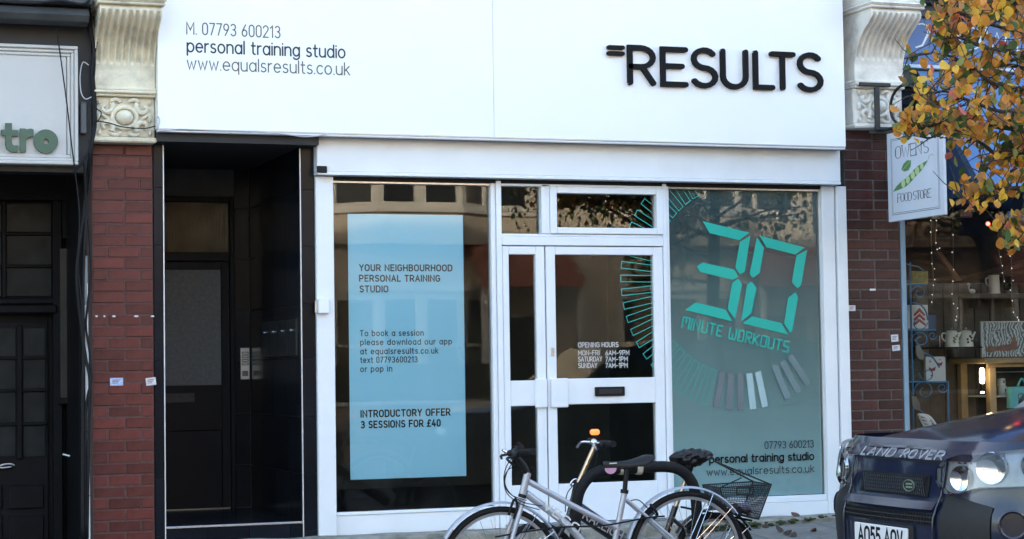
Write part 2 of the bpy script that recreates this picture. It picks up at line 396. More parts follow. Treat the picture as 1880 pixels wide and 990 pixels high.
# ================================================================== materials in use
WHITE = mat('white_paint', (.78, .80, .82), .38, var=.03, vscale=3, bump=.03, bscale=9, stain=(.55, .55, .53), sstain=.25, sscale=1.3)
FASC = mat('fascia_white', (.86, .86, .86), .45, var=.02, vscale=1.5, bump=.02, bscale=3)
UPVC = mat('white_frame', (.79, .82, .86), .28, var=.03, vscale=4, stain=(.6, .62, .62), sstain=.2, sscale=2.5)
ALU = mat('brushed_metal', (.55, .55, .56), .32, 1.0, var=.12, vscale=20)
STEEL = mat('steel_trim', (.74, .74, .76), .55, 1.0, var=.08, vscale=12)
BLKTILE = mat('black_tile', (.007, .009, .013), .22, spec=.16, var=.3, vscale=3, bump=.02, bscale=6, rnd=.25)
GROUT = mat('dark_grout', (.075, .082, .09), .9, spec=.1, var=.2)
BLKPAINT = mat('black_paint', (.0055, .0065, .009), .5, spec=.15, var=.25, vscale=5, bump=.02)
BLACK = mat('black_plastic', (.009, .009, .010), .5, spec=.22, var=.2, vscale=12)
RUBBER = mat('black_rubber', (.010, .010, .011), .7, spec=.2, var=.25, vscale=20, bump=.05, bscale=120)
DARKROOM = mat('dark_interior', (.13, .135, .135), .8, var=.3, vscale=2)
BRICK_L = mat('glazed_red_brick', (.10, .020, .016), .40, spec=.3, var=.35, vscale=14, bump=.12, bscale=60, rnd=.3, stain=(.06, .028, .028), sstain=.45, sscale=5)
BRICK_R = mat('brown_red_brick', (.054, .017, .013), .45, spec=.28, var=.38, vscale=14, bump=.15, bscale=60, rnd=.3, stain=(.03, .018, .018), sstain=.55, sscale=5)
MORT_L = mat('mortar_reddish', (.095, .05, .043), .95, var=.3, vscale=30, bump=.2, bscale=90)
MORT_R = mat('mortar_grey', (.10, .088, .08), .95, var=.35, vscale=30, bump=.2, bscale=90)
STONE_L = mat('cream_painted_stone', (.72, .655, .50), .75, var=.12, vscale=9, bump=.25, bscale=45, stain=(.20, .17, .13), sstain=.55, sscale=5)
STONE_R = mat('pale_painted_stone', (.78, .74, .67), .75, var=.12, vscale=9, bump=.25, bscale=45, stain=(.24, .2, .17), sstain=.5, sscale=5)
BARE = mat('flaked_white_patch', (.72, .76, .84), .8, var=.08, vscale=12)
GLASS = glassmat('shop_glass', (.95, .97, .965), 1.42, wob=.008)
GLASS2 = glassmat('old_glass', (.8, .82, .82), 1.5, wob=.1)
VINYL = mat('charcoal_vinyl', (.05, .056, .066), .6, var=.05, spec=.15)
VINYLG = mat('grey_vinyl', (.11, .108, .108), .5, var=.05)
VBLK = mat('black_letter', (.009, .009, .010), .6, var=.1, spec=.12)
TEAL = mat('teal_vinyl', (.004, .42, .34), .45, var=.05)
TEALO = mat('teal_outline_vinyl', (.02, .55, .46), .5, var=.05)
WVINYL = mat('white_vinyl', (.6, .62, .62), .5, var=.05)

# ================================================================== the ground
def pz(x, y): return -.085+(y+.25)*(.175/3.05)+.035*(max(-1.3, min(2.5, x))-1.5)      # the pavement falls towards the kerb and down to the left
KERB_Y = -3.45; ROAD_Z = -.369
PAVE = mat('concrete_paving', (.20, .185, .165), .9, var=.22, vscale=7, bump=.35, bscale=70, rnd=.14, stain=(.085, .08, .07), sstain=.6, sscale=2.2)
PBASE = mat('paving_bed', (.085, .078, .066), .95, var=.3, vscale=20, bump=.3)
pv = MB()
XS = (-40, -1.3, 2.5, 40)
pv.grid(lambda u, v: Vector((XS[round(u*3)], KERB_Y+v*(.4-KERB_Y), pz(XS[round(u*3)], KERB_Y+v*(.4-KERB_Y))-.03)), 3, 1)
pave = tag(pv.build('pavement', PBASE, loc=(0, 0, 0)), kind='structure')
slab = MB().box(-.297, .297, -.297, .297, -.05, 0, .006).build('paving_slab', PAVE, pave)
slab_me = slab.data; first = True
for j in range(6):
    for i in range(20):
        x = -5.4+i*.605+(.3 if j % 2 else 0); y = -.58-j*.53
        if y-.3 < KERB_Y+.15 or (i == 0 and j % 2): pass
        o = slab if first else inst(slab_me, 'paving_slab', pave, (0, 0, 0))
        o.location = (x, y, pz(x, y)+random.uniform(-.004, .004)); first = False
        o.rotation_euler = (math.atan(.175/3.05)+R(random.uniform(-.25, .25)), (-math.atan(.035) if -1.3 < x < 2.5 else 0)+R(random.uniform(-.25, .25)), 0); o.scale = (1, .87, 1)
KST = mat('granite_kerb', (.25, .24, .235), .8, var=.25, vscale=40, bump=.2, bscale=120, rnd=.15)
kerb = tag(MB().box(-40, 40, KERB_Y-.16, KERB_Y, -.7, ROAD_Z-.01).build('kerb', PBASE, loc=(0, 0, 0)), kind='structure')
ks = MB().box(-.447, .447, -.07, .07, -.2, 0, .012).build('kerb_stone', KST, kerb); ks.location = (-6, KERB_Y-.075, pz(-6, KERB_Y)+.003)
for i in range(1, 16): inst(ks.data, 'kerb_stone', kerb, (-6+i*.9, KERB_Y-.075, pz(-6+i*.9, KERB_Y)+.003))
ASPH = mat('asphalt', (.055, .054, .053), .9, var=.3, vscale=30, bump=.4, bscale=150, stain=(.03, .03, .03), sstain=.5, sscale=1.2)
tag(MB().add([(-200, -11.4, ROAD_Z), (200, -11.4, ROAD_Z), (200, KERB_Y-.14, ROAD_Z), (-200, KERB_Y-.14, ROAD_Z)], [(0, 1, 2, 3)]).build('road', ASPH, loc=(0, 0, 0)), kind='structure')
GRD = mat('far_ground', (.12, .115, .10), .95, var=.3, vscale=.5)
tag(MB().add([(-300, -300, -.75), (300, -300, -.75), (300, 300, -.75), (-300, 300, -.75)], [(0, 1, 2, 3)]).build('ground', GRD, loc=(0, 0, 0)), kind='structure')
FP = mat('far_pavement_concrete', (.24, .225, .2), .9, var=.2, vscale=5, bump=.2)
tag(MB().box(-60, 60, -16.5, -11.4, -.7, -.24).build('far_pavement', FP, loc=(0, 0, 0)), kind='structure')
# concrete ledge with moss under the shop front
LEDGE = mat('weathered_concrete', (.27, .25, .21), .9, var=.3, vscale=12, bump=.5, bscale=50, stain=(.075, .08, .05), sstain=.8, sscale=7)
lg = MB()
def ledge(u, v):
    x = -2.45+u*5.2; a = (-.02, -.03) if v < .3 else (-.215, -.032) if v < .6 else (-.235, -.045) if v < .9 else (-.24, -.16)
    return Vector((x, a[0]+.012*math.sin(x*9)+.006*math.sin(x*31)*(v > .3), a[1]+.004*math.sin(x*13+1)))
lg.grid(ledge, 90, 3)
tag(lg.build('concrete_ledge', LEDGE, loc=(0, -.1, -.1)), 'weathered concrete ledge with moss along the base of the white shopfront', 'ledge')
MOSS = mat('moss', (.05, .065, .02), .95, var=.5, vscale=60, bump=.6, bscale=200)
ms = MB()
for k in range(150):
    x = random.choice((random.uniform(1.2, 1.75), random.uniform(1.2, 2.5))); 
    y = -.245+.012*math.sin(x*9)-random.uniform(0, .04)
    ms.ball((x, y, pz(x, y)+.012+random.uniform(-.01, .02)), random.uniform(.008, .03), random.uniform(.008, .016), random.uniform(.005, .012), 6, 4)
tag(ms.build('moss', MOSS, smooth=True), 'green moss growing in the joint at the foot of the ledge', 'moss', kind='stuff')

# ================================================================== the studio
FY = 0.03                                             # front of the window frames
ZB = -.035
sh = thing('shopfront', 'white framed glazed shopfront with double door under the white fascia', 'shopfront', (.55, 0, ZB))
def fr(l, t, r, b, y0=-.015, y1=.075, c=.005, name='frame', par=sh, m=UPVC):
    x0, x1, z0, z1 = rect(l, t, r, b, FY); return box(name, m, par, x0, x1, y0, y1, z0, z1, c)
x_l0 = at(580.5, 640).x; x_l1 = at(613, 640).x
z_wb = at(760, 935.5, FY).z; z_wt = at(760, 341, FY).z
X = lambda px, py=640: at(px, py, FY).x
Zp = lambda py, px=1070: at(px, py, FY).z
ztop = Zp(336)
box('jamb', WHITE, sh, x_l0, x_l1, -.03, .08, ZB, ztop+.005, .004)
box('jamb', WHITE, sh, X(1510), X(1533), -.01, .08, ZB, ztop+.005, .004)
box('jamb', WHITE, sh, X(1535), X(1553), -.03, .10, ZB, ztop+.005, .004)
xm0, xm1 = X(903), X(911); xn0, xn1 = X(911.6), X(921)
box('mullion', UPVC, sh, xm0, xm1, .005, .08, ZB, ztop, .004)
box('mullion', UPVC, sh, xn0, xn1, -.01, .08, ZB, ztop, .004)
xr0, xr1 = X(1217.5), X(1225.0); xs0, xs1 = X(1225.6), X(1230.5)
box('mullion', UPVC, sh, xr0, xr1, -.01, .08, ZB, ztop, .004)
box('mullion', UPVC, sh, xs0, xs1, .005, .08, ZB, ztop, .004)
# dark slot of the roller shutter and the grey head rail
box('shutter_slot', BLACK, sh, x_l1+.004, X(1510)-.004, .0, .12, ztop-.016, ztop+.08)
box('head_rail', ALU, sh, x_l1+.004, xm0-.002, .01, .07, ztop-.034, ztop-.0175, .003)
box('head_rail', ALU, sh, xs1+.002, X(1510)-.004, .01, .07, ztop-.034, ztop-.0175, .003)
# left window: sill, riser, pane
box('sill', UPVC, sh, x_l1+.001, xm0-.001, .004, .078, z_wb-.022, z_wb, .004)
box('stall_riser', WHITE, sh, x_l1+.001, xm0-.001, .012, .075, ZB, z_wb-.0235, .002)
pane_l = box('pane', GLASS, sh, x_l1-.006, xm0+.006, .045, .051, z_wb-.005, ztop-.03)
# right window
z_rb = at(1375, 913, FY).z; xw0, xw1 = xs1, X(1510)
box('sill', UPVC, sh, xw0+.001, xw1-.001, .0, .078, z_rb-.045, z_rb, .004)
box('stall_riser', WHITE, sh, xw0+.001, xw1-.001, -.006, .075, ZB, z_rb-.0465, .002)
pane_r = box('pane', GLASS, sh, xw0-.006, xw1+.006, .045, .051, z_rb-.005, ztop-.03)
# transom zone
zt0, zt1 = Zp(452), Zp(430)
xd0, xd1 = xn1, xr0                                     # door set between mullions
box('transom', UPVC, sh, xd0+.001, xd1-.001, -.012, .08, Zp(452), Zp(436), .004)
box('transom_bead', UPVC, sh, xd0+.001, xd1-.001, .0, .07, Zp(435.5), Zp(431), .003)
box('light_mullion', UPVC, sh, X(995), X(1010), -.006, .078, Zp(430.5), ztop-.018, .004)
box('head', UPVC, sh, xd0+.001, xd1-.001, -.006, .078, ztop-.034, ztop-.0175, .003)
def sash(name, x0, x1, z0, z1, wl_, wr_, wt_, wb_, y0, y1, par, mid=None):
    o = MB(); c = .004
    o.box(x0, x0+wl_, y0, y1, z0, z1, c); o.box(x1-wr_, x1, y0, y1, z0, z1, c)
    o.box(x0+wl_+.0005, x1-wr_-.0005, y0+.002, y1-.002, z1-wt_, z1-.0005, c); o.box(x0+wl_+.0005, x1-wr_-.0005, y0+.002, y1-.002, z0+.0005, z0+wb_, c)
    if mid: o.box(x0+wl_+.0005, x1-wr_-.0005, y0+.002, y1-.002, mid[0], mid[1], c)
    return o.build(name, UPVC, par)
pane_f1 = box('fanlight_pane', GLASS, sh, xd0-.002, X(995)+.002, .045, .051, Zp(431), ztop-.03)
fl = sash('fanlight', X(1010)+.001, xd1-.001, Zp(430.4), ztop-.0345, .05, .05, .045, .045, -.018, .06, sh)
pane_f2 = box('fanlight_pane', GLASS, fl, X(1022), X(1203), .03, .036, Zp(426), Zp(356))
# doors
zd0, zd1 = -.01, Zp(453.5)
dl = sash('door', xd0+.004, X(999), zd0, zd1, X(933.5)-xd0-.004, X(999)-X(983), .058, .27, -.004, .055, sh, (Zp(743), Zp(697)))
dr = sash('door', X(1001.5), xd1-.004, zd0, zd1, X(1018.5)-X(1001.5), xd1-.004-X(1199), .058, .27, -.004, .055, sh, (Zp(742), Zp(695)))
dl['label'] = 'narrow white door leaf'; dr['label'] = 'wide white door leaf with letter slot'
for d_, a, b in ((dl, 930, 986), (dr, 1015, 1202)):
    box('pane', GLASS, d_, X(a), X(b), .022, .028, Zp(700), Zp(466)); box('pane', GLASS, d_, X(a), X(b), .022, .028, Zp(905), Zp(740))
box('push_plate', UPVC, dl, X(977), X(999)-.002, -.03, -.0045, Zp(747), Zp(694), .006)
box('push_plate', UPVC, dr, X(1006), X(1037), -.03, -.0045, Zp(747), Zp(694), .006)
lb = MB().box(X(1087), X(1141), -.022, -.0025, Zp(728), Zp(711), .004).build('letter_box', BLACK, dr)
lk = MB().box(X(1008), X(1014), -.014, -.0045, Zp(653), Zp(638), .003).build('lock', ALU, dr)
box('letter_flap', mat('worn_black_metal', (.02, .02, .022), .55, .2, var=.5, vscale=40), dr, X(1093), X(1135), -.026, -.0225, Zp(724), Zp(715), .002)
box('threshold', ALU, sh, xd0, xd1, -.02, .08, ZB, zd0-.004, .003)
# shutter housing under the fascia
bz0, bz1 = at(1060, 330, -.09).z, at(940, 246, -.09).z
sb = thing('shutter_housing', 'long white roller shutter box below the fascia sign', 'shutter box', (.55, -.05, bz0))
sx0, sx1 = at(582, 290, -.09).x, at(1543, 300, -.09).x
box('housing', WHITE, sb, sx0, sx1, -.09, .1, bz0+.022, bz1+.05, .005)
box('bottom_lip', UPVC, sb, sx0, sx1-.002, -.098, .1, bz0, bz0+.0215, .003)
lx0, lx1, lz0, lz1 = rect(582, 305, 600, 317.5, -.1)
box('key_switch', BLACK, sb, lx0, lx1, -.108, -.0895, lz0, lz1, .003)
# small white alarm box on the left jamb
ax0, ax1, az0, az1 = rect(581, 549, 604, 576, -.06)
al = thing('alarm_box', 'small white sensor box on the left shopfront jamb', 'sensor', (ax0, -.05, az0))
box('case', UPVC, al, ax0+.012, ax1, -.075, -.0305, az0, az1, .006); box('side_plate', ALU, al, ax0-.006, ax0+.0115, -.05, -.0305, az0+.005, az1-.01, .002)

# ---- fascia sign
FA = -.2
fx0, fx1 = at(290, 200, FA).x, at(1551.5, 200, FA).x
fz0 = at(940, 253, FA).z; fz1 = 3.95; seam = at(905.5, 120, FA).x
fs = thing('fascia_sign', 'big white fascia sign with black raised lettering over the shopfront', 'sign', ((fx0+fx1)/2, FA, fz0))
box('panel', FASC, fs, fx0, seam-.0012, FA, .1, fz0, fz1, .002); box('panel', FASC, fs, seam+.0012, fx1, FA, .1, fz0, fz1, .002)
box('trim', ALU, fs, fx0-.004, fx1-.004, FA-.006, FA+.05, fz0-.0085, fz0-.001, .002)
box('trim', UPVC, fs, fx0-.004, fx1-.006, FA-.002, FA+.05, fz0-.022, fz0-.009, .003)
box('soffit', mat('soffit_dark', (.10, .10, .105), .7, var=.2), fs, fx0+.01, fx1-.01, FA+.055, -.095, fz0-.02, fz0-.002)
n_ = Vector((0, -1, 0))
t = MB(); line(t, 'M. 07793 600213', 343, (514, 70), 62, 20, FA-.001, .0085, gap=.24, sp=.42); t.build('lettering', VINYLG, fs, fix=False)
t = MB(); line(t, 'personal training studio', 344, (633, 104), 97.5, 21.5, FA-.001, .0108, gap=.2, sp=.4); t.build('lettering', VINYL, fs, fix=False)
t = MB(); line(t, 'www.equalsresults.co.uk', 344, (642, 136), 129, 21.5, FA-.001, .0085, gap=.2, sp=.4); t.build('lettering', VINYLG, fs, fix=False)
# raised =RESULTS
def raised(ch, l, r, b, t_, wgt=.0375, strokes=None):
    a = at(l, b, FA-.03); c = at(r, b, FA-.03); z0 = at((l+r)/2, b, FA-.03).z; z1 = at((l+r)/2, t_, FA-.03).z
    h = wgt/2; org = Vector((a.x+h, FA-.03, z0+h)); wd, st = G[ch]; st = strokes or st
    ex = Vector(((c.x-a.x-wgt)/wd, 0, 0)); ey = Vector((0, 0, z1-z0-wgt))
    mb = MB()
    for k, pl in enumerate(st): stroke(mb, pl, org, ex, ey, n_, wgt, depth=.027, lift=-k*.0004)
    return mb.build('raised_letter', VBLK, fs)
raised('R', 1154, 1206, 157, 83, strokes=[[(0, 0), (0, 1)]+A(.26, .73, .31, .27, 90, -90)+[(0, .46)], [(.3, .46), (.57, 0)]])
raised('E', 1214.5, 1265, 159.5, 86); raised('S', 1269.5, 1319.5, 162, 87); raised('U', 1325, 1375.5, 164, 90)
raised('L', 1385, 1424, 165, 93); raised('T', 1415, 1462.5, 166, 95); raised('S', 1464.5, 1513, 169.5, 96)
for (y0) in (86.5, 97.5):
    a = at(1119, y0, FA-.03); b = at(1144, y0+.3, FA-.03); mb = MB()
    stroke(mb, [(0, 0), (1, 0)], a, Vector((b.x-a.x, 0, 0)), Vector((0, 0, 1)), n_, .03, depth=.027); mb.build('raised_bar', VBLK, fs)
# loose pale wire along the fascia foot
WIREM = mat('pale_wire', (.5, .5, .52), .5); DKW = mat('black_cable', (.011, .011, .012), .6, spec=.2)
wpts = [at(*q, FA-.02) for q in ((286, 222), (290, 214), (293, 222), (291, 236), (300, 240), (330, 237), (400, 240), (470, 242), (520, 246), (555, 251), (580, 250), (600, 246))]
tag(MB().tube(curve(wpts, 5), .004, 6).build('loose_wire', WIREM, smooth=True), 'thin pale wire drooping along the bottom edge of the fascia sign', 'wire')

# ---- lettering and film on the glass
GY = .0435
LIGHTS = []
bx0, bx1 = at(641, 640, .062).x, at(853, 640, .062).x
po_t, po_b = at(745, 394, .062).z, at(750, 877.5, .062).z
poster = thing('window_poster', 'tall pale blue poster hanging inside the left shop window', 'poster', ((bx0+bx1)/2, .064, po_b))
box('sheet', mat('pale_blue_poster', (.36, .73, .95), .45, spec=.3, var=.015, vscale=2), poster, bx0, bx1, .062, .068, po_b, po_t)
PY = .0612
for s_, l, r, y, cap, wgt, m_ in (
    ('YOUR NEIGHBOURHOOD', 660.5, (829.5, 497), 497.5, 10.5, .0088, VINYL), ('PERSONAL TRAINING', 660.5, (807, 516), 517, 10.5, .0088, VINYL), ('STUDIO', 661, (712, 536), 536, 10.5, .0088, VINYL),
    ('To book a session', 661.5, (777, 616), 617, 9.8, .0062, VINYL), ('please download our app', 662, (829, 632), 633.5, 9.8, .0062, VINYL), ('at equalsresults.co.uk', 662, (804, 649), 650, 9.8, .0062, VINYL),
    ('text 07793600213', 662, (766, 665), 666, 9.8, .0062, VINYL), ('or pop in', 662, (719.5, 682), 682.5, 9.8, .0062, VINYL),
    ('INTRODUCTORY OFFER', 663, (826, 763), 765, 11.3, .0098, VBLK), ('3 SESSIONS FOR £40', 663.5, (808, 783), 785, 11.3, .0098, VBLK)):
    t = MB(); line(t, s_, l, r, y, cap, PY, wgt, gap=.32, sp=.48); t.build('lettering', m_, poster, fix=False)
for s_, l, r, y in (('OPENING HOURS', 1062, (1135, 637), 637.5), ('MON~FRI', 1062, (1100, 652), 652), ('6AM~9PM', 1112, (1155, 652), 652), ('SATURDAY', 1062, (1105, 663.5), 663.5), ('7AM~1PM', 1112, (1152, 663.5), 663.5), ('SUNDAY', 1062, (1096, 675), 675.5), ('7AM~1PM', 1112, (1152, 675), 675)):
    t = MB(); line(t, s_, l, r, y, 8.3, .0205, .0052, gap=.24, sp=.4); t.build('lettering', WVINYL, dr, fix=False)
# frosted film of the right window, its clock of bars, digits and address
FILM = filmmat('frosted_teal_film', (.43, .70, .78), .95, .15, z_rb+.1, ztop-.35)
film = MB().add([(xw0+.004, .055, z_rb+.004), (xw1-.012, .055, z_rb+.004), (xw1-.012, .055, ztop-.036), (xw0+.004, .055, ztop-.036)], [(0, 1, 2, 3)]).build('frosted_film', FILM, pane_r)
CC = at(1357, 514, GY); RO, RI, HW = .955, .69, .0255
def clip(poly, x0, x1, z0, z1):
    for ax, lim, sg in ((0, x0, 1), (0, x1, -1), (2, z0, 1), (2, z1, -1)):
        out = []
        for i in range(len(poly)):
            a, b = poly[i-1], poly[i]; da, db = (a[ax]-lim)*sg, (b[ax]-lim)*sg
            if (da >= 0) != (db >= 0): out.append(a+(b-a)*(da/(da-db)))
            if db >= 0: out.append(b)
        poly = out
        if len(poly) < 3: return []
    return poly
DARKF = mat('dark_film_bar', (.135, .165, .175), .6, var=.1); LITF = mat('white_film_bar', (.34, .48, .50), .6, var=.05); FAINT = mat('faint_film_bar', (.15, .215, .225), .7, var=.15)
areas = [(pane_r, xw0+.004, xw1-.012, z_rb, ztop-.036, GY), (dr, X(1018.5), X(1199), Zp(695), Zp(467), .0205), (fl, X(1022)+.008, X(1203)-.006, Zp(425.5), Zp(357.5), .0285)]
for k in range(60):
    a = 90+k*6-.5
    if not 119 < a < 310: continue
    ca, sa = math.cos(R(a)), math.sin(R(a)); d = Vector((ca, 0, sa)); q = Vector((-sa, 0, ca))
    solid = a > 255
    if solid and not (a < 287 or 289 < a < 312): continue
    quads = []
    cr = [d*RI+q*HW, d*RO+q*HW, d*RO-q*HW, d*RI-q*HW]
    if solid: quads = [cr]
    else:
        e = .0038; ci = [d*(RI+e)+q*(HW-e), d*(RO-e)+q*(HW-e), d*(RO-e)-q*(HW-e), d*(RI+e)-q*(HW-e)]
        quads = [[cr[i], cr[(i+1) % 4], ci[(i+1) % 4], ci[i]] for i in range(4)]
    for par, x0, x1, z0, z1, gy in areas:
        mb = MB()
        for qd in quads:
            p = clip([Vector((CC.x+v.x, gy-.0003, CC.z+v.z)) for v in qd], x0, x1, z0, z1)
            if p: mb.add(p, [tuple(range(len(p)))])
        if mb.v: mb.build('clock_bar', (DARKF if a < 273 else LITF if a < 287 else FAINT) if solid else TEALO, par, fix=False)
SEG = [[(257, 60), (572, 137), (503, 188), (303, 140)], [(578, 158), (540, 400), (508, 418), (477, 373), (508, 197)], [(217, 365), (255, 338), (470, 385), (496, 432), (460, 455), (240, 402)],
 [(495, 447), (521, 483), (475, 720), (425, 652), (455, 475)], [(140, 657), (210, 607), (412, 655), (457, 735)], [(622, 167), (670, 240), (640, 408), (595, 442), (573, 415)],
 [(640, 157), (945, 237), (880, 285), (685, 235)], [(960, 253), (920, 490), (895, 513), (857, 470), (888, 290)], [(880, 538), (900, 570), (860, 795), (848, 812), (805, 750), (832, 575)],
 [(525, 747), (590, 700), (785, 745), (835, 825)], [(585, 465), (620, 510), (585, 680), (515, 735), (555, 490)]]
for sg in SEG:
    mb = MB(); mb.add([at(1220+x/3.667, 390+y/3.667, GY) for x, y in sg], [tuple(range(len(sg)))]); mb.build('digit_segment', TEAL, pane_r, fix=False)
p0, p1 = at(1251.5, 601, GY), at(1446, 647, GY); u_ = at(1255, 582, GY)-p0
t = MB(); text(t, 'MINUTE WORKOUTS', p0, p1, u_, n_, .0115, gap=.24, sp=.5, font=LCD); t.build('lettering', TEAL, pane_r, fix=False)
for s_, l, r, y, cap, wgt, m_ in (('07793 600213', 1404.5, (1493.5, 822), 823, 13.2, .0065, VINYL), ('personal training studio', 1303, (1494, 846), 848, 14, .0105, VBLK), ('www.equalsresults.co.uk', 1298, (1494.5, 868), 872, 13.5, .0065, VINYL)):
    t = MB(); line(t, s_, l, r, y, cap, GY, wgt, gap=.22, sp=.4); t.build('lettering', m_, pane_r, fix=False)
# room behind the glass
room = thing('studio_interior', 'dark studio room seen dimly behind the shop windows', 'room', (.55, 2, 0))
rx0, rx1 = -1.28, 2.6
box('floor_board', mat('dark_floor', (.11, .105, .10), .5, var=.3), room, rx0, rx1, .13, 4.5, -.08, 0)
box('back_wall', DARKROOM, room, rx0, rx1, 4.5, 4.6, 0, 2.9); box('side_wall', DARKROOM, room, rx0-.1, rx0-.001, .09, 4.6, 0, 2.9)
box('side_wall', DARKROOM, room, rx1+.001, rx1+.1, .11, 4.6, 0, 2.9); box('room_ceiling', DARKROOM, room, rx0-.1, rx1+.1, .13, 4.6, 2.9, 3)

# ================================================================== the porch left of the shop
RD = 1.62                                              # depth of the recess
px0, px1 = at(301.5, 600).x, at(553.5, 600).x           # opening
ox0, ox1 = at(282.5, 600).x+.003, x_l0-.003
zst = at(430, 962.5, -.01).z; ztp = 2.74
pr = thing('tiled_porch', 'black tiled recessed porch with a dark door beside the white shopfront', 'porch', ((px0+px1)/2, 0, -.05))
box('floor', BLKTILE, pr, px0+.001, px1-.001, .012, RD, -.05, zst-.004)
box('backing_wall', GROUT, pr, ox0, px0-.012, .01, RD, -.05, ztp); box('backing_wall', GROUT, pr, px1+.012, ox1, .01, RD, -.05, ztp)
box('backing_wall', GROUT, pr, px0-.011, px1+.011, RD+.001, RD+.1, -.05, ztp)
box('porch_ceiling', mat('porch_ceiling', (.03, .031, .034), .7), pr, ox0, ox1, -.14, RD, ztp-.14, ztp)
tz = [zst-.4+.4*i+.002 for i in range(9)]
def tile(x0, x1, y0, y1, z0, z1): return box('tile', BLKTILE, pr, x0, x1, y0, y1, z0, z1, .0015)
zj = [at(566, y, 0).z for y in (973, 870.5, 765.5, 657.5, 556, 452, 349)]+[2.62]
for a, b in zip([-.05]+zj[:-1], zj):
    tile(ox0, px0-.004, .0, .0095, a+.0015, b-.0015); tile(px1+.004, ox1, .0, .0095, a+.0015, b-.0015)
    for k in range(4):
        ya, yb = .014+k*.4, min(.014+(k+1)*.4, RD)
        if yb-ya > .05:
            tile(px1+.0025, px1+.0115, ya+.0015, yb-.0015, a+.0015, b-.0015); tile(px0-.0115, px0-.0025, ya+.0015, yb-.0015, a+.0015, b-.0015)
for a, b in zip([zst]+zj[1:-1], zj[1:]):
    tile(at(432, 700, RD).x, px1-.001, RD-.01, RD, a+.0015, b-.0015)
for xx in (0, 1, 2, 3, 4):
    xa = px0+.002+xx*.28; xb = min(xa+.277, px1-.002)
    if xb > xa+.03: tile(xa, xb, -.0, .0095, -.05, zst-.016)
box('edge_trim', STEEL, pr, px0-.0035, px0+.0035, -.006, .012, -.05, ztp-.15, .001); box('edge_trim', STEEL, pr, px1-.0035, px1+.0035, -.006, .012, -.05, ztp-.15, .001)
box('step_nosing', mat('bright_nosing', (.85, .85, .86), .25, .9, var=.03), pr, px0+.004, px1-.004, -.008, .03, zst-.014, zst, .002)
# door at the back
drx0 = px0-.02
ed = thing('entrance_door', 'black panelled entrance door with frosted pane and fanlight deep in the tiled porch', 'door', ((drx0-1.8)/2, RD, zst))
e1 = at(428, 700, RD).x
def eb(name, m, l, t_, r, b, y0, y1, c=.004, par=ed):
    x0, x1, z0, z1 = rect(l, t_, r, b, RD); return box(name, m, par, x0, x1, y0, y1, z0, z1, c)
eb('door_frame', BLKPAINT, 421, 362, 429, 934, RD-.05, RD+.05)
zf = lambda y: at(380, y, RD).z
box('door_frame', BLKPAINT, ed, drx0, at(421, 600, RD).x-.001, RD-.045, RD+.05, zf(372), zf(362), .004)
box('door_frame', BLKPAINT, ed, drx0, at(421, 600, RD).x-.001, RD-.045, RD+.05, zf(480), zf(464), .004)
FROST = mat('frosted_glass_grey', (.125, .132, .132), .6, spec=.12, var=.2, vscale=40, bump=.1, bscale=220)
REED = mat('reeded_glass_amber', (.19, .17, .13), .45, spec=.2, var=.25, vscale=7, bump=.15, bscale=90)
fan = box('fanlight_pane', REED, ed, drx0, at(421, 420, RD).x-.002, RD+.0, RD+.008, zf(463), zf(372.5))
rd_ = MB()
k = drx0
while k < at(420, 420, RD).x-.012: rd_.tube([(k+.006, RD-.001, zf(462.5)), (k+.006, RD-.001, zf(373))], .005, 6); k += .0115
rd_.build('glass_reed', REED, fan, smooth=True)
lf = MB(); xr_ = at(419.5, 700, RD).x
lf.box(at(405.5, 600, RD).x, xr_, RD-.02, RD+.03, zst+.004, zf(481.5), .003); lf.box(drx0, at(405.5, 600, RD).x-.0005, RD-.018, RD+.03, zf(495), zf(481.5), .003)
lf.box(drx0, at(405.5, 600, RD).x-.0005, RD-.018, RD+.03, zf(790), zf(707), .003); lf.box(drx0, at(405.5, 600, RD).x-.0005, RD-.008, RD+.03, zst+.004, zf(790.5), .003)
leaf = lf.build('door_leaf', BLKPAINT, ed)
box('pane', FROST, leaf, drx0, at(407, 600, RD).x, RD-.002, RD+.004, zf(709), zf(493))
box('letter_slot', mat('worn_black_metal', (.02, .02, .022), .55, .2), leaf, drx0+.0, at(356, 730, RD).x, RD-.026, RD-.0185, zf(739), zf(721), .003)
box('threshold', ALU, ed, drx0, at(421, 900, RD).x, RD-.045, RD+.03, zst-.003, zst+.0035, .002)
# intercom
ix0, ix1, iz0, iz1 = rect(441, 639, 457.5, 696.5, RD-.01)
it = thing('door_intercom', 'silver door entry panel with four bell buttons in the dark porch', 'intercom', ((ix0+ix1)/2, RD-.02, iz0))
box('plate', mat('satin_plate', (.52, .53, .54), .4, .5, var=.1), it, ix0, ix1, RD-.024, RD-.0105, iz0, iz1, .003)
hh = iz1-iz0
for k in range(4): 
    b_ = box('bell_button', BLACK, it, ix0+.009, ix1-.008, RD-.027, RD-.0245, iz1-hh*(.15+k*.115)-.014, iz1-hh*(.15+k*.115)+.006, .002)
    box('name_strip', mat('name_card', (.5, .5, .5), .5), b_, ix0+.014, ix1-.014, RD-.0285, RD-.0275, iz1-hh*(.15+k*.115)-.009, iz1-hh*(.15+k*.115)+.001)
box('speaker_grille', mat('grey_grille', (.12, .12, .125), .6), it, ix0+.011, ix1-.011, RD-.0265, RD-.0245, iz0+hh*.1, iz0+hh*.27, .001)
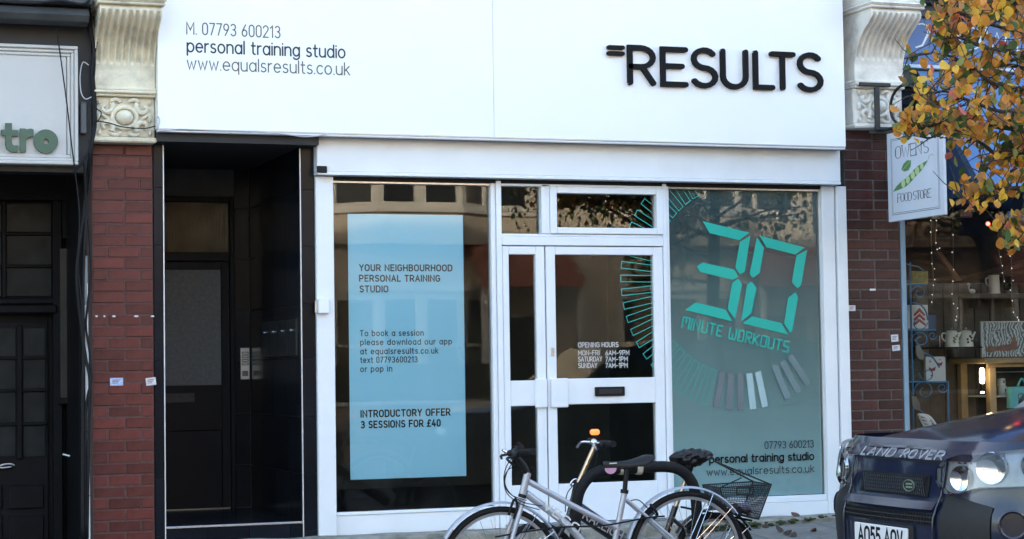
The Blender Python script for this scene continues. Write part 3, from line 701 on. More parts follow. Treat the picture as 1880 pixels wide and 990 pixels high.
# meter cupboard doors in the right wall of the porch, with chrome cam locks
CUP = mat('cupboard_black', (.016, .018, .021), .3, var=.2)
mc = thing('meter_cupboard', 'row of black cupboard doors with small chrome locks on the porch side wall', 'cupboard', (px1, .7, 1))
zc0, zc1 = at(553, 658, 0).z, at(553, 585, 0).z
for k in range(4):
    y0 = .1+k*.27
    d_ = box('cupboard_door', CUP, mc, px1-.014, px1+.0023, y0, y0+.262, zc0+.02, zc1, .002)
    MB().lathe([(.006, -.0295), (.011, -.027), (.011, -.0145)], (px1, y0+.13, zc1-.075), 10, 'x').build('cam_lock', ALU, d_, smooth=30)

# ================================================================== the pilasters
def bmesh_brick(w, h=.0655, d=.05, c=.004):
    return MB().box(-w/2, w/2, -d/2, d/2, -h/2, h/2, c)
def pilaster(x0, x1, ztop_, m, mm, label, zb, ch):
    root = thing('brick_pilaster', label, 'pilaster', ((x0+x1)/2, 0, zb), 'brick pilasters either side of the white shop')
    box('mortar_core', mm, root, x0+.002, x1-.002, -.002, .6, zb, ztop_)
    W = x1-x0; n = int((ztop_-zb)/ch)+1; ch = (ztop_-zb)/n; cache = {}
    for i in range(n):
        z = zb+(i+.5)*ch
        if ch > .07: cuts = [0, W*.53, W] if i % 2 else [0, W*.25, W*.78, W]
        if random.random() < .08: cuts = [0, W*.53, W]
        for a, b in zip(cuts[:-1], cuts[1:]):
            w_ = round(b-a-.010, 3); key = w_
            if key not in cache:
                o = bmesh_brick(w_, ch-.009).build('brick', m, root, local=True); cache[key] = o.data
            else: o = inst(cache[key], 'brick', root, (0, 0, 0))
            o.location = Vector((x0+(a+b)/2, .019+random.uniform(-.003, .003), z))-wl(root)
    return root
plx0, plx1 = at(169, 600).x, at(282, 600).x
prx0, prx1 = at(1556, 600).x, at(1655, 600).x
zlb = at(225, 266).z; zrb_ = at(1600, 240).z
PL = pilaster(plx0, plx1, zlb, BRICK_L, MORT_L, 'bright red brick pilaster between the dark bistro and the porch', -.1, .0756)
PR = pilaster(prx0, prx1, zrb_, BRICK_R, MORT_R, 'dark brown brick pilaster right of the white shopfront', -.1, .0756)
def console(x0, x1, zb, m, label, patch):
    H = dict(frieze=.36, plain=.15, flute=.29, cap=.13)
    root = thing('stone_console', label, 'console', ((x0+x1)/2, 0, zb), 'carved consoles on top of the pilasters')
    z = zb
    # frieze block with mouldings
    box('frieze_block', m, root, x0+.006, x1-.006, -.098, .3, z+.035, z+.30, .008)
    box('lower_moulding', m, root, x0-.004, x1+.004, -.135, .3, z, z+.0345, .01)
    for k, (d, h0, h1) in enumerate(((-.14, .30, .318), (-.16, .3185, .338), (-.145, .3385, .36))): box('upper_moulding', m, root, x0+.002, x1-.002, d, .3, z+h0, z+h1, .006)
    # carved ornament: central boss, wreath, scrolls and leaves
    cx, cz, y = (x0+x1)/2, z+.165, -.105
    orn = MB()
    orn.ball((cx, y-.008, cz), .058, .05, .05, 14, 8)
    ring = [(cx+.08*math.cos(2*math.pi*k/20), y-.006, cz+.07*math.sin(2*math.pi*k/20)) for k in range(20)]
    orn.tube(ring, .016, 7, closed=True)
    for sx in (-1, 1):
        for sz in (-1, 1):
            pts = []
            for k in range(16):
                a = k/15*5.2; r_ = .05*(1-k/19)
                pts.append((cx+sx*(.122+r_*math.cos(a+2.4)), y-.012, cz+sz*(.062+r_*math.sin(a+2.4)*.9)))
            orn.tube(pts, [.019-.0006*k for k in range(16)], 7)
            orn.tube(curve([(cx+sx*.02, y-.004, cz+sz*.1), (cx+sx*.06, y-.012, cz+sz*.118), (cx+sx*.1, y-.006, cz+sz*.1)], 4), [.006]+[.013]*6+[.012, .005], 7)
            orn.ball((cx+sx*.165, y-.002, cz+sz*.10), .014, .018, .02, 8, 5)
        orn.ball((cx+sx*.165, y, cz), .016, .02, .034, 8, 6)
        orn.tube(curve([(cx+sx*.095, y, cz-.02), (cx+sx*.13, y-.012, cz+.004), (cx+sx*.165, y, cz+.03)], 5), .01, 6)
    orn.build('carved_ornament', m, root, smooth=40)
    z1 = z+.36
    # S-shaped fluted scroll
    prof = [(0, -.125), (.12, -.125), (.15, -.135), (.22, -.16), (.29, -.205), (.35, -.275), (.39, -.34), (.425, -.39), (.455, -.405), (.475, -.40), (.495, -.385)]
    def py_(h):
        for (a, ya), (b, yb) in zip(prof, prof[1:]):
            if a <= h <= b: return ya+(yb-ya)*(h-a)/(b-a)
        return prof[-1][1]
    nf = 9; N = nf*12
    def f(u, v):
        h = v*.495; yy = py_(h); xx = x0+.008+u*(x1-x0-.016)
        ph = (u*nf) % 1.0; g = 0
        if .02 < u < .98:
            ends = max(0, min(1, (h-.15)/.03, (.462-h)/.02)); g = max(0, 1-((ph-.5)/.34)**2)**.5*ends if abs(ph-.5) < .34 else 0
        return Vector((xx, yy+g*.030, z1+h))
    sc = MB(); sc.grid(f, N, 33)
    for sx, xx in ((0, x0+.008), (1, x1-.008)):
        vs = [Vector((xx, py_(k/33*.495), z1+k/33*.495)) for k in range(34)]+[Vector((xx, .3, z1+.495)), Vector((xx, .3, z1))]
        sc.add(vs, [tuple(range(len(vs)))])
    sc.add([(x0+.008, py_(.495), z1+.495), (x1-.008, py_(.495), z1+.495), (x1-.008, .3, z1+.495), (x0+.008, .3, z1+.495)], [(0, 1, 2, 3)])
    sc.build('fluted_scroll', m, root, smooth=50)
    z2 = z1+.496
    box('cap_fillet', m, root, x0-.012, x1+.012, -.425, .3, z2, z2+.018, .006); box('cap_roll', m, root, x0-.02, x1+.02, -.44, .3, z2+.0185, z2+.05, .014)
    box('cap_block', m, root, x0-.002, x1+.002, -.415, .3, z2+.0505, z2+.18, .006); box('cornice', m, root, x0-.03, x1+.03, -.46, .3, z2+.1805, z2+.24, .016)
    if patch:
        pp = [(.30, .0), (.34, .045), (.28, .075), (.24, .12), (.75, .125), (1.0, .122), (1.0, .004), (.7, .0)]
        MB().prism([(x0+q[0]*(x1-x0)*.98+.0, -.4158, z2+.0525+q[1]) for q in pp], (0, -.0014, 0)).build('flaked_patch', BARE, root)
    return root
console(plx0-.005, plx1+.005, zlb+.002, STONE_L, 'cream painted carved console over the bright red pilaster', True)
console(prx0+.03, prx1-.0, zrb_+.002, STONE_R, 'pale grey carved console over the dark brown pilaster', False)
# stickers on the bricks
STK = mat('paper_sticker', (.55, .55, .58), .6, var=.2, vscale=60); STB = mat('bluish_sticker', (.42, .47, .68), .5, var=.35, vscale=70); INK = mat('sticker_ink', (.25, .08, .09), .6); INKB = mat('sticker_ink_dark', (.13, .14, .2), .6)
def sticker(cx, cy, w_, h_, m, ink, label, rot=0):
    c = at(cx, cy, -.0075); root = thing('sticker', label, 'sticker', (c.x, -.0075, c.z), 'small stickers on the brick pilasters')
    a, b = w_/520, h_/520; rr = R(rot); f_ = lambda x, z, y: (c.x+x*math.cos(rr)-z*math.sin(rr), y, c.z+x*math.sin(rr)+z*math.cos(rr))
    MB().prism([f_(-a, -b, -.0095), f_(a, -b, -.0095), f_(a, b, -.0095), f_(-a, b, -.0095)], (0, .0015, 0)).build('paper', m, root)
    mb = MB()
    for k in range(3):
        z = b*(.45-.4*k); mb.prism([f_(-a*.65, z-b*.1, -.0101), f_(a*(.6-.2*k), z-b*.1, -.0101), f_(a*(.6-.2*k), z+b*.1, -.0101), f_(-a*.65, z+b*.1, -.0101)], (0, .0004, 0))
    mb.build('print', ink, root)
sticker(214, 701, 22, 13, STB, INKB, 'blue and white sticker on the bright red pilaster'); sticker(277, 700.5, 17, 13, STK, INK, 'red and white sticker at the right edge of the bright red pilaster', 6)
sticker(1564, 566, 15, 11, STK, INK, 'red and white sticker at the left edge of the dark pilaster'); sticker(1642.5, 621, 16, 14, STK, INKB, 'upper of two white stickers on the dark pilaster', 3); sticker(1645, 639, 17, 11, STK, INKB, 'lower of two white stickers on the dark pilaster', 4)
GUM = mat('white_filler', (.75, .72, .7), .8)
for cx, w_ in ((177, 5), (191.5, 4), (209, 7), (250, 9), (280, 7)):
    c = at(cx, 581, -.008); mb = MB(); mb.ball((c.x, -.008, c.z), w_/540, .006, .0065, 8, 5)
    tag(mb.build('filler_blob', GUM, smooth=True), ['leftmost white filler blob in the row on the red pilaster', 'second white filler blob from the left on the red pilaster', 'middle white filler blob in the row on the red pilaster', 'fourth white filler blob from the left on the red pilaster', 'rightmost white filler blob in the row on the red pilaster'][[177, 191.5, 209, 250, 280].index(cx)], 'filler', 'row of filler blobs on the red pilaster')
c = at(1602, 532, -.008); tag(MB().box(c.x-.026, c.x+.026, -.014, -.006, c.z-.008, c.z+.007, .004).build('paper_scrap', GUM), 'torn scrap of white paper stuck on the dark pilaster', 'paper')
# ================================================================== rest of the terrace (casts the shade on the street)
UPB = mat('upper_brick', (.30, .17, .12), .9, var=.3, vscale=20, bump=.3, bscale=40)
ROOFM = mat('roof_slate', (.09, .09, .10), .7, var=.25, vscale=8)
tb = thing('terrace_building', 'upper storey of the terrace above the shops', 'building', (0, 4, 3.96))
box('upper_wall', UPB, tb, -14, 14, .12, 9, 3.96, 7.2)
MB().prism([(-14, -.1, 7.201), (-14, 9.2, 7.201), (-14, 4.5, 9.6)], (28, 0, 0)).build('roof', ROOFM, tb)
for k in range(8):
    x = -11.5+k*3.3
    w_ = box('window', UPVC, tb, x-.5, x+.5, .06, .118, 4.7, 6.3, .01); box('window_pane', glassmat('upper_glass', (.05, .05, .05), 1.6), w_, x-.43, x+.43, .05, .0595, 4.77, 6.23)
box('party_wall', UPB, tb, -14, -6.6, .05, 9, -.1, 3.959); box('party_wall', UPB, tb, 8.4, 14, .05, 9, -.1, 3.959); box('rear_wall', UPB, tb, -6.6, 8.4, 8.5, 9, -.1, 3.959)

# ================================================================== the bistro on the left
DKG = mat('bistro_black_timber', (.006, .006, .007), .6, spec=.12, var=.35, vscale=6, bump=.04)
bis = thing('bistro_shopfront', 'black timber restaurant front with small glazed panes left of the red pilaster', 'shopfront', (-3.9, .9, -.05))
BD = .95
bxL = -6.5; bxR = plx0-.004
box('floor', mat('dark_step', (.03, .03, .03), .7), bis, bxL, bxR, .0, BD, -.12, at(60, 985, BD).z-.05)
box('side_wall', DKG, bis, plx0-.05, plx0-.003, .25, BD, -.12, 3.2)
DKGL = glassmat('bistro_glass', (.18, .18, .18), 1.45, wob=.15)
BGL = mat('dim_pane', (.022, .024, .024), .25, spec=.06, var=.3, vscale=8, bump=.06, bscale=18)
def bb(name, m, l, t_, r, b, y0, y1, c=.004, par=bis):
    x0, x1, z0, z1 = rect(l, t_, r, b, BD); return box(name, m, par, x0, x1, y0, y1, z0, z1, c)
bb('back_panel', DKG, -420, 300, 175, 1010, BD+.02, BD+.08)
# transom lights: a grid of panes
gx = [-230, -165, -85, -4, 2, 96] ; gy = [374, 430, 490, 547]
bb('head_board', DKG, -300, 318, 160, 368, BD-.1, BD+.01)
for a, b in ((12, 94), (-76, 2), (-166, -86)):
    for c_, d_ in ((374, 426), (433, 486), (492, 544)): bb('pane', BGL, a, c_, b, d_, BD, BD+.012, .001)
for x in (7, -81): bb('glazing_bar', DKG, x-3.5, 370, x+3.5, 547, BD-.03, BD+.015)
for y in (429.5, 489): bb('glazing_bar', DKG, -166, y-2.5, 95, y+2.5, BD-.024, BD+.013)
bb('transom_rail', DKG, -200, 548, 100, 560, BD-.06, BD+.016, .01); bb('transom_rail', DKG, -200, 561, 102, 577, BD-.09, BD+.017, .01)
bb('frame_post', DKG, 96, 365, 112, 1010, BD-.07, BD+.018)
# door with eight small panes and raised panels
bd = bb('bistro_door', DKG, -130, 592, 88, 1000, BD-.012, BD+.014)
for a, b in ((42, 82), (-14, 28), (-70, -28), (-118, -84)):
    for c_, d_ in ((603, 655), (660, 715), (720, 777), (782, 838)): bb('pane', BGL, a, c_, b, d_, BD-.02, BD-.0125, .001, bd)
for x in (35, -21, -77): bb('glazing_bar', DKG, x-5, 598, x+5, 842, BD-.045, BD-.0125, .006, bd)
for y in (657.5, 717.5, 779.5): bb('glazing_bar', DKG, -118, y-3, 84, y+3, BD-.04, BD-.0126, .004, bd)
for a, b in ((14, 80), (-60, 4)):
    for c_, d_ in ((890, 934), (946, 1000)): bb('raised_panel', DKG, a, c_, b, d_, BD-.03, BD-.0125, .012, bd)
p_ = [at(x, y, BD-.06) for x, y in ((27, 855), (20, 852), (6, 853), (-2, 857), (4, 859), (22, 857))]
MB().tube(curve(p_, 4), .006, 7).build('pull_handle', mat('dull_chrome', (.6, .6, .6), .35, .9), bd, smooth=True)
# narrow side light
bb('side_light', mat('grey_side_pane', (.035, .034, .030), .25, var=.3, vscale=5), 108, 458, 132, 735, BD-.08, BD-.0705, .001)
bb('side_sill', DKG, 103, 730, 135, 742, BD-.12, BD-.071, .006); bb('side_panel', DKG, 112, 365, 150, 440, BD-.09, BD-.071, .004)
p_ = [at(x, y, .75) for x, y in ((115, 834), (137, 840), (150, 850))]
tag(MB().tube(p_, .008, 7).build('grab_rail', mat('dull_chrome', (.6, .6, .6), .35, .9), smooth=True), 'short metal rail low in the dark bistro doorway', 'rail')
# sign panel
SGM = mat('off_white_sign', (.52, .51, .49), .5, var=.05, vscale=3, stain=(.38, .37, .34), sstain=.4, sscale=3)
BY = -.14
bs = thing('bistro_sign', 'off white framed sign with green raised letters left of the cream console', 'sign', (at(0, 200, BY).x-.4, BY, at(70, 300, BY).z))
sx0, sx1, sz0, sz1 = rect(-330, 84, 142, 303, BY)
sz1 = at(70, 84, BY).z; sz0 = at(70, 302.5, BY).z
box('panel', SGM, bs, sx0, sx1-.07, BY, .1, sz0+.06, sz1-.06)
for k, (w_, d_) in enumerate(((.0, -.04), (.022, -.024), (.044, -.012))):
    e = .0215; m_ = MB(); a, b, c_, d2 = sx0+w_, sx1-w_, sz0+w_, sz1-w_
    m_.box(a, b, BY+d_, .1, c_, c_+e, .005); m_.box(a, b, BY+d_, .1, d2-e, d2, .005); m_.box(b-e, b, BY+d_, .1, c_+e+.0005, d2-e-.0005, .005); m_.box(a, a+e, BY+d_, .1, c_+e+.0005, d2-e-.0005, .005)
    m_.build('moulding', SGM, bs)
GRN = mat('green_letter', (.055, .105, .065), .5, var=.1)
def ring(cx, cz, ro, ri, y, a0=0, a1=360, n=28):
    mb = MB(); P_ = [(cx+r_*math.cos(R(a0+(a1-a0)*k/n)), cz+r_*math.sin(R(a0+(a1-a0)*k/n))) for r_ in (ro, ri) for k in range(n+1)]
    for k in range(n):
        q = [P_[k], P_[k+1], P_[n+1+k+1], P_[n+1+k]]; mb.prism([(x, y, z) for x, z in q], (0, .03, 0))
    return mb
ly = BY-.032; o_ = at(84.5, 259.5, ly)
ring(o_.x, o_.z, .077, .017, ly).build('letter', GRN, bs)
m_ = MB()
def gl(l, t_, r, b): x0, x1, z0, z1 = rect(l, t_, r, b, ly); m_.box(x0, x1, ly, ly+.03, z0, z1)
gl(37, 236, 48, 279)
q_ = at(50, 249, ly); 
m_.prism([(at(x, y, ly).x, ly-.0004, at(x, y, ly).z) for x, y in ((46, 249), (46, 238), (57, 236), (62, 238), (62, 251), (54, 251), (48, 256))], (0, .03, 0)); m_.build('letter', GRN, bs)
m_ = MB(); gl(10, 226, 22, 266); m_.prism([(at(x, y, ly).x, ly-.0004, at(x, y, ly).z) for x, y in ((3, 238), (33, 239), (33, 250), (3, 249))], (0, .03, 0))
m_.prism([(at(x, y, ly).x, ly-.0008, at(x, y, ly).z) for x, y in ((10, 262), (22, 262), (25, 267), (33, 267), (33, 279), (20, 279), (12, 273))], (0, .03, 0)); m_.build('letter', GRN, bs)
m_ = MB(); m_.prism([(at(x, y, ly).x, ly, at(x, y, ly).z) for x, y in ((-14, 240), (-2, 236), (-2, 247), (-8, 251), (-3, 257), (-1, 266), (-6, 276), (-18, 278), (-20, 268), (-12, 266), (-18, 256), (-20, 247))], (0, .03, 0)); m_.build('letter', GRN, bs)
# canopy box and dark fascia above the sign
cn = thing('bistro_canopy', 'dark grey awning cassette above the off white sign', 'awning', (-4.5, -.1, 3.3))
cz0, cz1 = at(90, 40, -.3).z, at(90, 14, -.3).z; cx1 = at(163, 30, -.3).x
GREYC = mat('canopy_grey', (.055, .058, .06), .6, var=.3, vscale=6, bump=.1)
pf = [(-.1, cz0+.02), (-.22, cz0-.01), (-.30, cz0+.01), (-.33, (cz0+cz1)/2), (-.30, cz1), (-.2, cz1+.03), (-.1, cz1+.03)]
MB().prism([(sx0, y, z) for y, z in pf], (cx1-sx0, 0, 0)).build('cassette', GREYC, cn, smooth=30)
box('back_board', mat('dark_fascia_board', (.02, .02, .022), .6), cn, sx0, plx0-.008, -.075, .12, at(90, 318, 0).z, 4.0)
box('ledge', GREYC, cn, sx0, plx0-.03, -.35, -.08, at(90, 8, -.3).z, at(90, -4, -.3).z, .01)
# meter box beside the sign and the bundle of cables
x0, x1, z0, z1 = rect(147, 188, 158, 246, -.1); tag(MB().box(x0, x1, -.13, -.078, z0, z1, .005).build('junction_box', mat('grey_box', (.09, .095, .10), .6)), 'small grey junction box between the bistro sign and the cables', 'junction box')
CBL = [
 ([(98, 0), (105, 60), (112, 110), (124, 200), (132, 270), (141, 340), (146, 400), (143, 480), (150, 560), (152, 640), (150, 760), (150, 990)], .0045, 'thin black cable crossing the front of the bistro sign'),
 ([(165, 5), (163, 40), (172, 90), (168, 140), (173, 190), (175, 230), (166, 280), (160, 330), (153, 400), (143, 470), (141, 520), (149, 600), (158, 660), (165, 700), (163, 790), (160, 990)], .011, 'thickest black cable hanging down beside the red pilaster'),
 ([(158, 2), (168, 50), (174, 110), (170, 170), (172, 220), (165, 270), (150, 300), (133, 318)], .008, 'black cable looping behind the sign edge'),
 ([(172, 30), (178, 70), (171, 120), (176, 200), (170, 260), (165, 330), (160, 380), (164, 430), (167, 500), (161, 560), (158, 600), (165, 650), (167, 700), (158, 760), (157, 990)], .008, 'black cable swinging across the white pipe'),
 ([(0, 3), (60, 6), (110, 2), (150, 8), (165, 0)], .009, 'black cable lying along the canopy ledge'),
 ([(163, 120), (152, 115), (147, 140), (149, 170), (157, 182), (168, 178)], .0035, 'thin pale cable loop left of the cream console'),
 ([(176, 222), (200, 226), (225, 233), (262, 236), (285, 232)], .004, 'thin black wire strung across the carved ornament'),
 ([(155, 300), (158, 380), (155, 460), (153, 540), (154, 640), (153, 800), (152, 990)], .009, 'straight black cable clipped in the corner beside the white pipe'),
 ([(168, 190), (178, 200), (186, 208), (180, 222), (172, 225)], .004, 'short black wire loop beside the carved ornament'),
]
for i, (pts, r_, lab) in enumerate(CBL):
    Y = -.16 if i not in (6, 8) else -.2
    if i == 4: Y = -.37
    if i == 0: Y = -.22
    p_ = [at(x, y, Y+.012*math.sin(k*1.7+i)+(.07 if y > 320 else 0)) for k, (x, y) in enumerate(pts)]
    tag(MB().tube(curve(p_, 6), r_, 7).build('cable', WIREM if i == 5 else DKW, smooth=True), lab, 'cable', 'cables beside the bistro sign')
PIPE = mat('white_conduit', (.74, .75, .76), .4, var=.06, vscale=10, stain=(.3, .3, .3), sstain=.3, sscale=8)
pip = thing('white_pipe', 'thin white plastic pipe running down beside the red pilaster', 'pipe', (at(162, 900, -.05).x, -.05, -.1))
MB().tube([at(157, 470, -.05), at(158, 560, -.05)], .0125, 10).build('grey_sleeve', mat('grey_sleeve', (.28, .29, .3), .5), pip, smooth=40)
MB().tube([at(158, 520, -.05), at(160, 700, -.05), at(163, 1010, -.05)], .0115, 10).build('tube', PIPE, pip, smooth=40)
for y in (555, 672, 793, 860, 910): 
    c_ = at(161.5 if y > 700 else 159.5, y, -.05); MB().tube([c_-Vector((0, 0, .004)), c_+Vector((0, 0, .004))], .0145, 10).build('joint_collar', mat('collar_dark', (.12, .12, .12), .5), pip)

# ================================================================== the food store on the right
BLUE = mat('blue_fascia', (.085, .16, .36), .5, var=.08, vscale=3); NAVY = mat('navy_canvas', (.028, .055, .11), .85, var=.15, vscale=6, bump=.1, bscale=200)
CANV = mat('blue_canvas', (.17, .32, .62), .85, var=.1, vscale=5, bump=.1, bscale=200, trans=.35)
DGRN = mat('dark_teal_timber', (.025, .045, .052), .5, var=.2)
GLASS2 = glassmat('store_glass', (.9, .92, .92), 1.28)
st = thing('food_store_front', 'blue fascia and dark timber shop window right of the brown pilaster', 'shopfront', (5, 0, -.1))
sxL = prx1+.004; sxR = 8.3
fzt, fzb = at(1760, 36, -.12).z, at(1760, 122, -.12).z
box('fascia_board', BLUE, st, sxL, sxR, -.12, .2, fzb, fzt)
box('fascia_trim', mat('pale_blue_trim', (.52, .6, .7), .5), st, sxL, sxR, -.135, .2, fzb-.028, fzb-.0005, .004)
box('shadow_box', DGRN, st, sxL, sxR, -.06, .2, fzb-.14, fzb-.0285, .005)
for k, (d_, h0, h1) in enumerate(((-.16, .0, .09), (-.24, .0905, .115), (-.30, .1155, .15), (-.36, .1505, .18), (-.40, .1805, .23))): box('cornice_moulding', DGRN, st, sxL, sxR, d_, .2, fzt+h0+.0005, fzt+h1, .006)
SERW = mat('white_sign_letter', (.66, .69, .74), .5)
def serifch(ch, l, r, b, t_, par, Y, m, wgt=.02, serif=True):
    a = at(l, b, Y); c_ = at(r, b, Y); mb = MB(); z0 = at((l+r)/2, b, Y).z; z1 = at((l+r)/2, t_, Y).z
    text(mb, ch, (a.x, Y, z0), (c_.x, Y, z0), (0, 0, z1-z0), (0, -1, 0), wgt, nib=(.35, 1.25), serif=serif); return mb.build('letter', m, par, fix=False)
G['?'] = (.5, [A(.2, .72, .3, .28, 120, -30)+[(.2, .1), (-.1, 0)]])
serifch('?', 1685, 1706, 88, 44, st, -.1215, SERW, .026, False); serifch('O', 1761, 1800, 91, 50, st, -.1215, SERW, .026); serifch('W', 1810, 1852, 92, 52, st, -.1215, SERW, .022); serifch('E', 1868, 1890, 94, 53, st, -.1215, SERW, .022)
serifch('N', 1902, 1936, 95, 54, st, -.1215, SERW, .022)
box('frame_post', mat('blue_grey_paint', (.19, .28, .36), .5, var=.1), st, sxL+.002, sxL+.045, -.01, .09, -.1, fzb-.15, .005)
box('window_pane', GLASS2, st, sxL+.045, sxR, .04, .046, .35, fzb-.15)
box('stall_riser', NAVY, st, sxL+.0455, sxR, -.0, .1, -.1, .349)
# awning with cheek
aw = thing('store_awning', 'steep blue canvas awning over the food store window', 'awning', (5, -.5, 2.2))
A0 = at(1684, 130, -.1); A1 = at(1806, 346, -.85)
MB().add([(A0.x, -.1, A0.z), (sxR, -.1, A0.z), (sxR, -.85, A1.z), (A1.x, -.85, A1.z)], [(0, 1, 2, 3)]).build('canopy', CANV, aw, fix=False)
MB().add([(A0.x+.002, -.1, A0.z-.02), (A1.x-.001, -.845, A1.z+.01), (A1.x-.03, -.845, A1.z-.05), (A0.x+.02, -.1, A1.z-.03)], [(0, 1, 2, 3)]).build('cheek', NAVY, aw, fix=False)
MB().tube([(A1.x, -.85, A1.z), (sxR, -.85, A1.z)], .014, 8).build('front_rail', DGRN, aw); MB().tube([(A0.x+.03, -.1, A1.z+.02), (A1.x, -.85, A1.z)], .01, 8).build('stay_arm', DGRN, aw)
x0, x1, z0, z1 = rect(1853, 388, 1905, 422, -.3)
tag(MB().grid(lambda u, v: Vector((x0+(x1-x0)*u+.02*(1-v), -.3+.02*math.sin(u*9+v*2), z0+(z1-z0)*v+.012*math.sin(u*6)*(1-v))), 14, 6).build('blue_cloth', CANV, smooth=True, fix=False), 'small blue cloth hanging under the awning at the right edge', 'cloth')
# inside: plank walls, shelf
PLANK = mat('weathered_plank', (.085, .070, .055), .85, var=.35, vscale=9, bump=.3, bscale=40, rnd=.3)
disp = thing('display_backdrop', 'rough vertical plank wall behind the food store display', 'plank wall', (4, .95, .3))
for k in range(26):
    x = sxL-.05+k*.145; m_ = MB().box(x+.003, x+.142, .95+random.uniform(0, .012), 1.0, .3, 1.72, .004).build('plank', PLANK, disp)
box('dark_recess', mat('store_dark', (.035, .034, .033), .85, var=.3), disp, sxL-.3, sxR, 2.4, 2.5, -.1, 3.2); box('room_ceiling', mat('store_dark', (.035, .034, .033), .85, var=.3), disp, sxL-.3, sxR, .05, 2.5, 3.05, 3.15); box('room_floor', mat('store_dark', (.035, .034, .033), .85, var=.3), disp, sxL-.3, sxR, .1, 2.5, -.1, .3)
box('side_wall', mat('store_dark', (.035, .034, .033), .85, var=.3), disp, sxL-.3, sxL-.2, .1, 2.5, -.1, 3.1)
for a, b, wd_ in (((1660, 545), (1890, 480), .03), ((1660, 520), (1890, 500), .02)):
    p, q = at(*a, 1.3), at(*b, 1.3); MB().tube([p, q], wd_, 6).build('beam', PLANK, disp)
p, q = at(1723, 462, .9), at(1763, 515, .9); MB().prism([p+Vector((-.025, 0, 0)), p+Vector((.025, 0, 0)), q+Vector((.02, 0, 0)), q+Vector((-.02, 0, 0))], (0, .03, 0)).build('loose_slat', mat('pale_slat', (.20, .12, .075), .8), disp)
wd = thing('wooden_shelf', 'rough wooden wall shelf carrying the jug', 'shelf', (at(1810, 545, .8).x, .8, at(1810, 545, .8).z))
x0, x1, z0, z1 = rect(1770, 540, 1865, 549, .85); box('board', PLANK, wd, x0, x1, .72, .945, z0, z1, .004)
for px_ in (1785, 1850): x_ = at(px_, 550, .9).x; box('bracket', PLANK, wd, x_-.012, x_+.012, .8, .945, z0-.07, z0-.001, .003)
zsh = z1
ENAM = mat('cream_enamel', (.58, .57, .50), .3, var=.12, vscale=9); DKP = mat('dark_print', (.06, .05, .04), .6); GRNP = mat('olive_print', (.16, .17, .08), .6)
def onback(px, py, Y): return at(px, py, Y)
# jug on the shelf
c_ = at(1825, 540, .8); jg = thing('enamel_jug', 'tall cream enamel jug on the wooden wall shelf', 'jug', (c_.x, .8, zsh))
MB().lathe([(.0, 0), (.052, 0), (.05, .01), (.047, .08), (.043, .135), (.046, .152), (.042, .152), (.038, .13), (.0, .05)], (c_.x, .8, zsh), 20).build('body', ENAM, jg, smooth=40)
MB().tube(curve([(c_.x-.042, .8, zsh+.13), (c_.x-.07, .8, zsh+.125), (c_.x-.073, .8, zsh+.09), (c_.x-.046, .8, zsh+.06)], 5), .006, 7).build('handle', ENAM, jg, smooth=True)
c2 = at(1850, 540, .8); gl_ = thing('glass_bottle', 'small clear glass bottle beside the jug', 'bottle', (c2.x, .8, zsh))
MB().lathe([(0, 0), (.018, 0), (.018, .03), (.03, .05), (.03, .075), (.01, .09), (.008, .105), (0, .105)], (c2.x, .8, zsh), 14).build('flask', glassmat('bottle_glass', (.6, .65, .65), 1.5), gl_, smooth=40)
MB().lathe([(0, .001), (.016, .001), (.016, .028), (0, .028)], (c2.x, .8, zsh), 12).build('filling', ENAM, gl_)
c3 = at(1785, 540, .8); sw = thing('swan_ornament', 'small white swan ornament on the wooden wall shelf', 'ornament', (c3.x, .8, zsh))
m_ = MB(); m_.ball((c3.x, .8, zsh+.02), .03, .018, .02, 12, 8); m_.tube(curve([(c3.x-.02, .8, zsh+.025), (c3.x-.032, .8, zsh+.05), (c3.x-.022, .8, zsh+.075), (c3.x-.036, .8, zsh+.083), (c3.x-.042, .8, zsh+.072)], 5), .005, 7)
m_.build('figure', ENAM, sw, smooth=True)
c4 = at(1802, 540, .84); tag(MB().box(c4.x-.03, c4.x+.03, .8, .87, zsh, zsh+.09, .006).build('dark_tin', mat('dark_tin', (.035, .03, .032), .4, var=.5, vscale=30)), 'dark printed tin between the swan and the jug', 'tin')
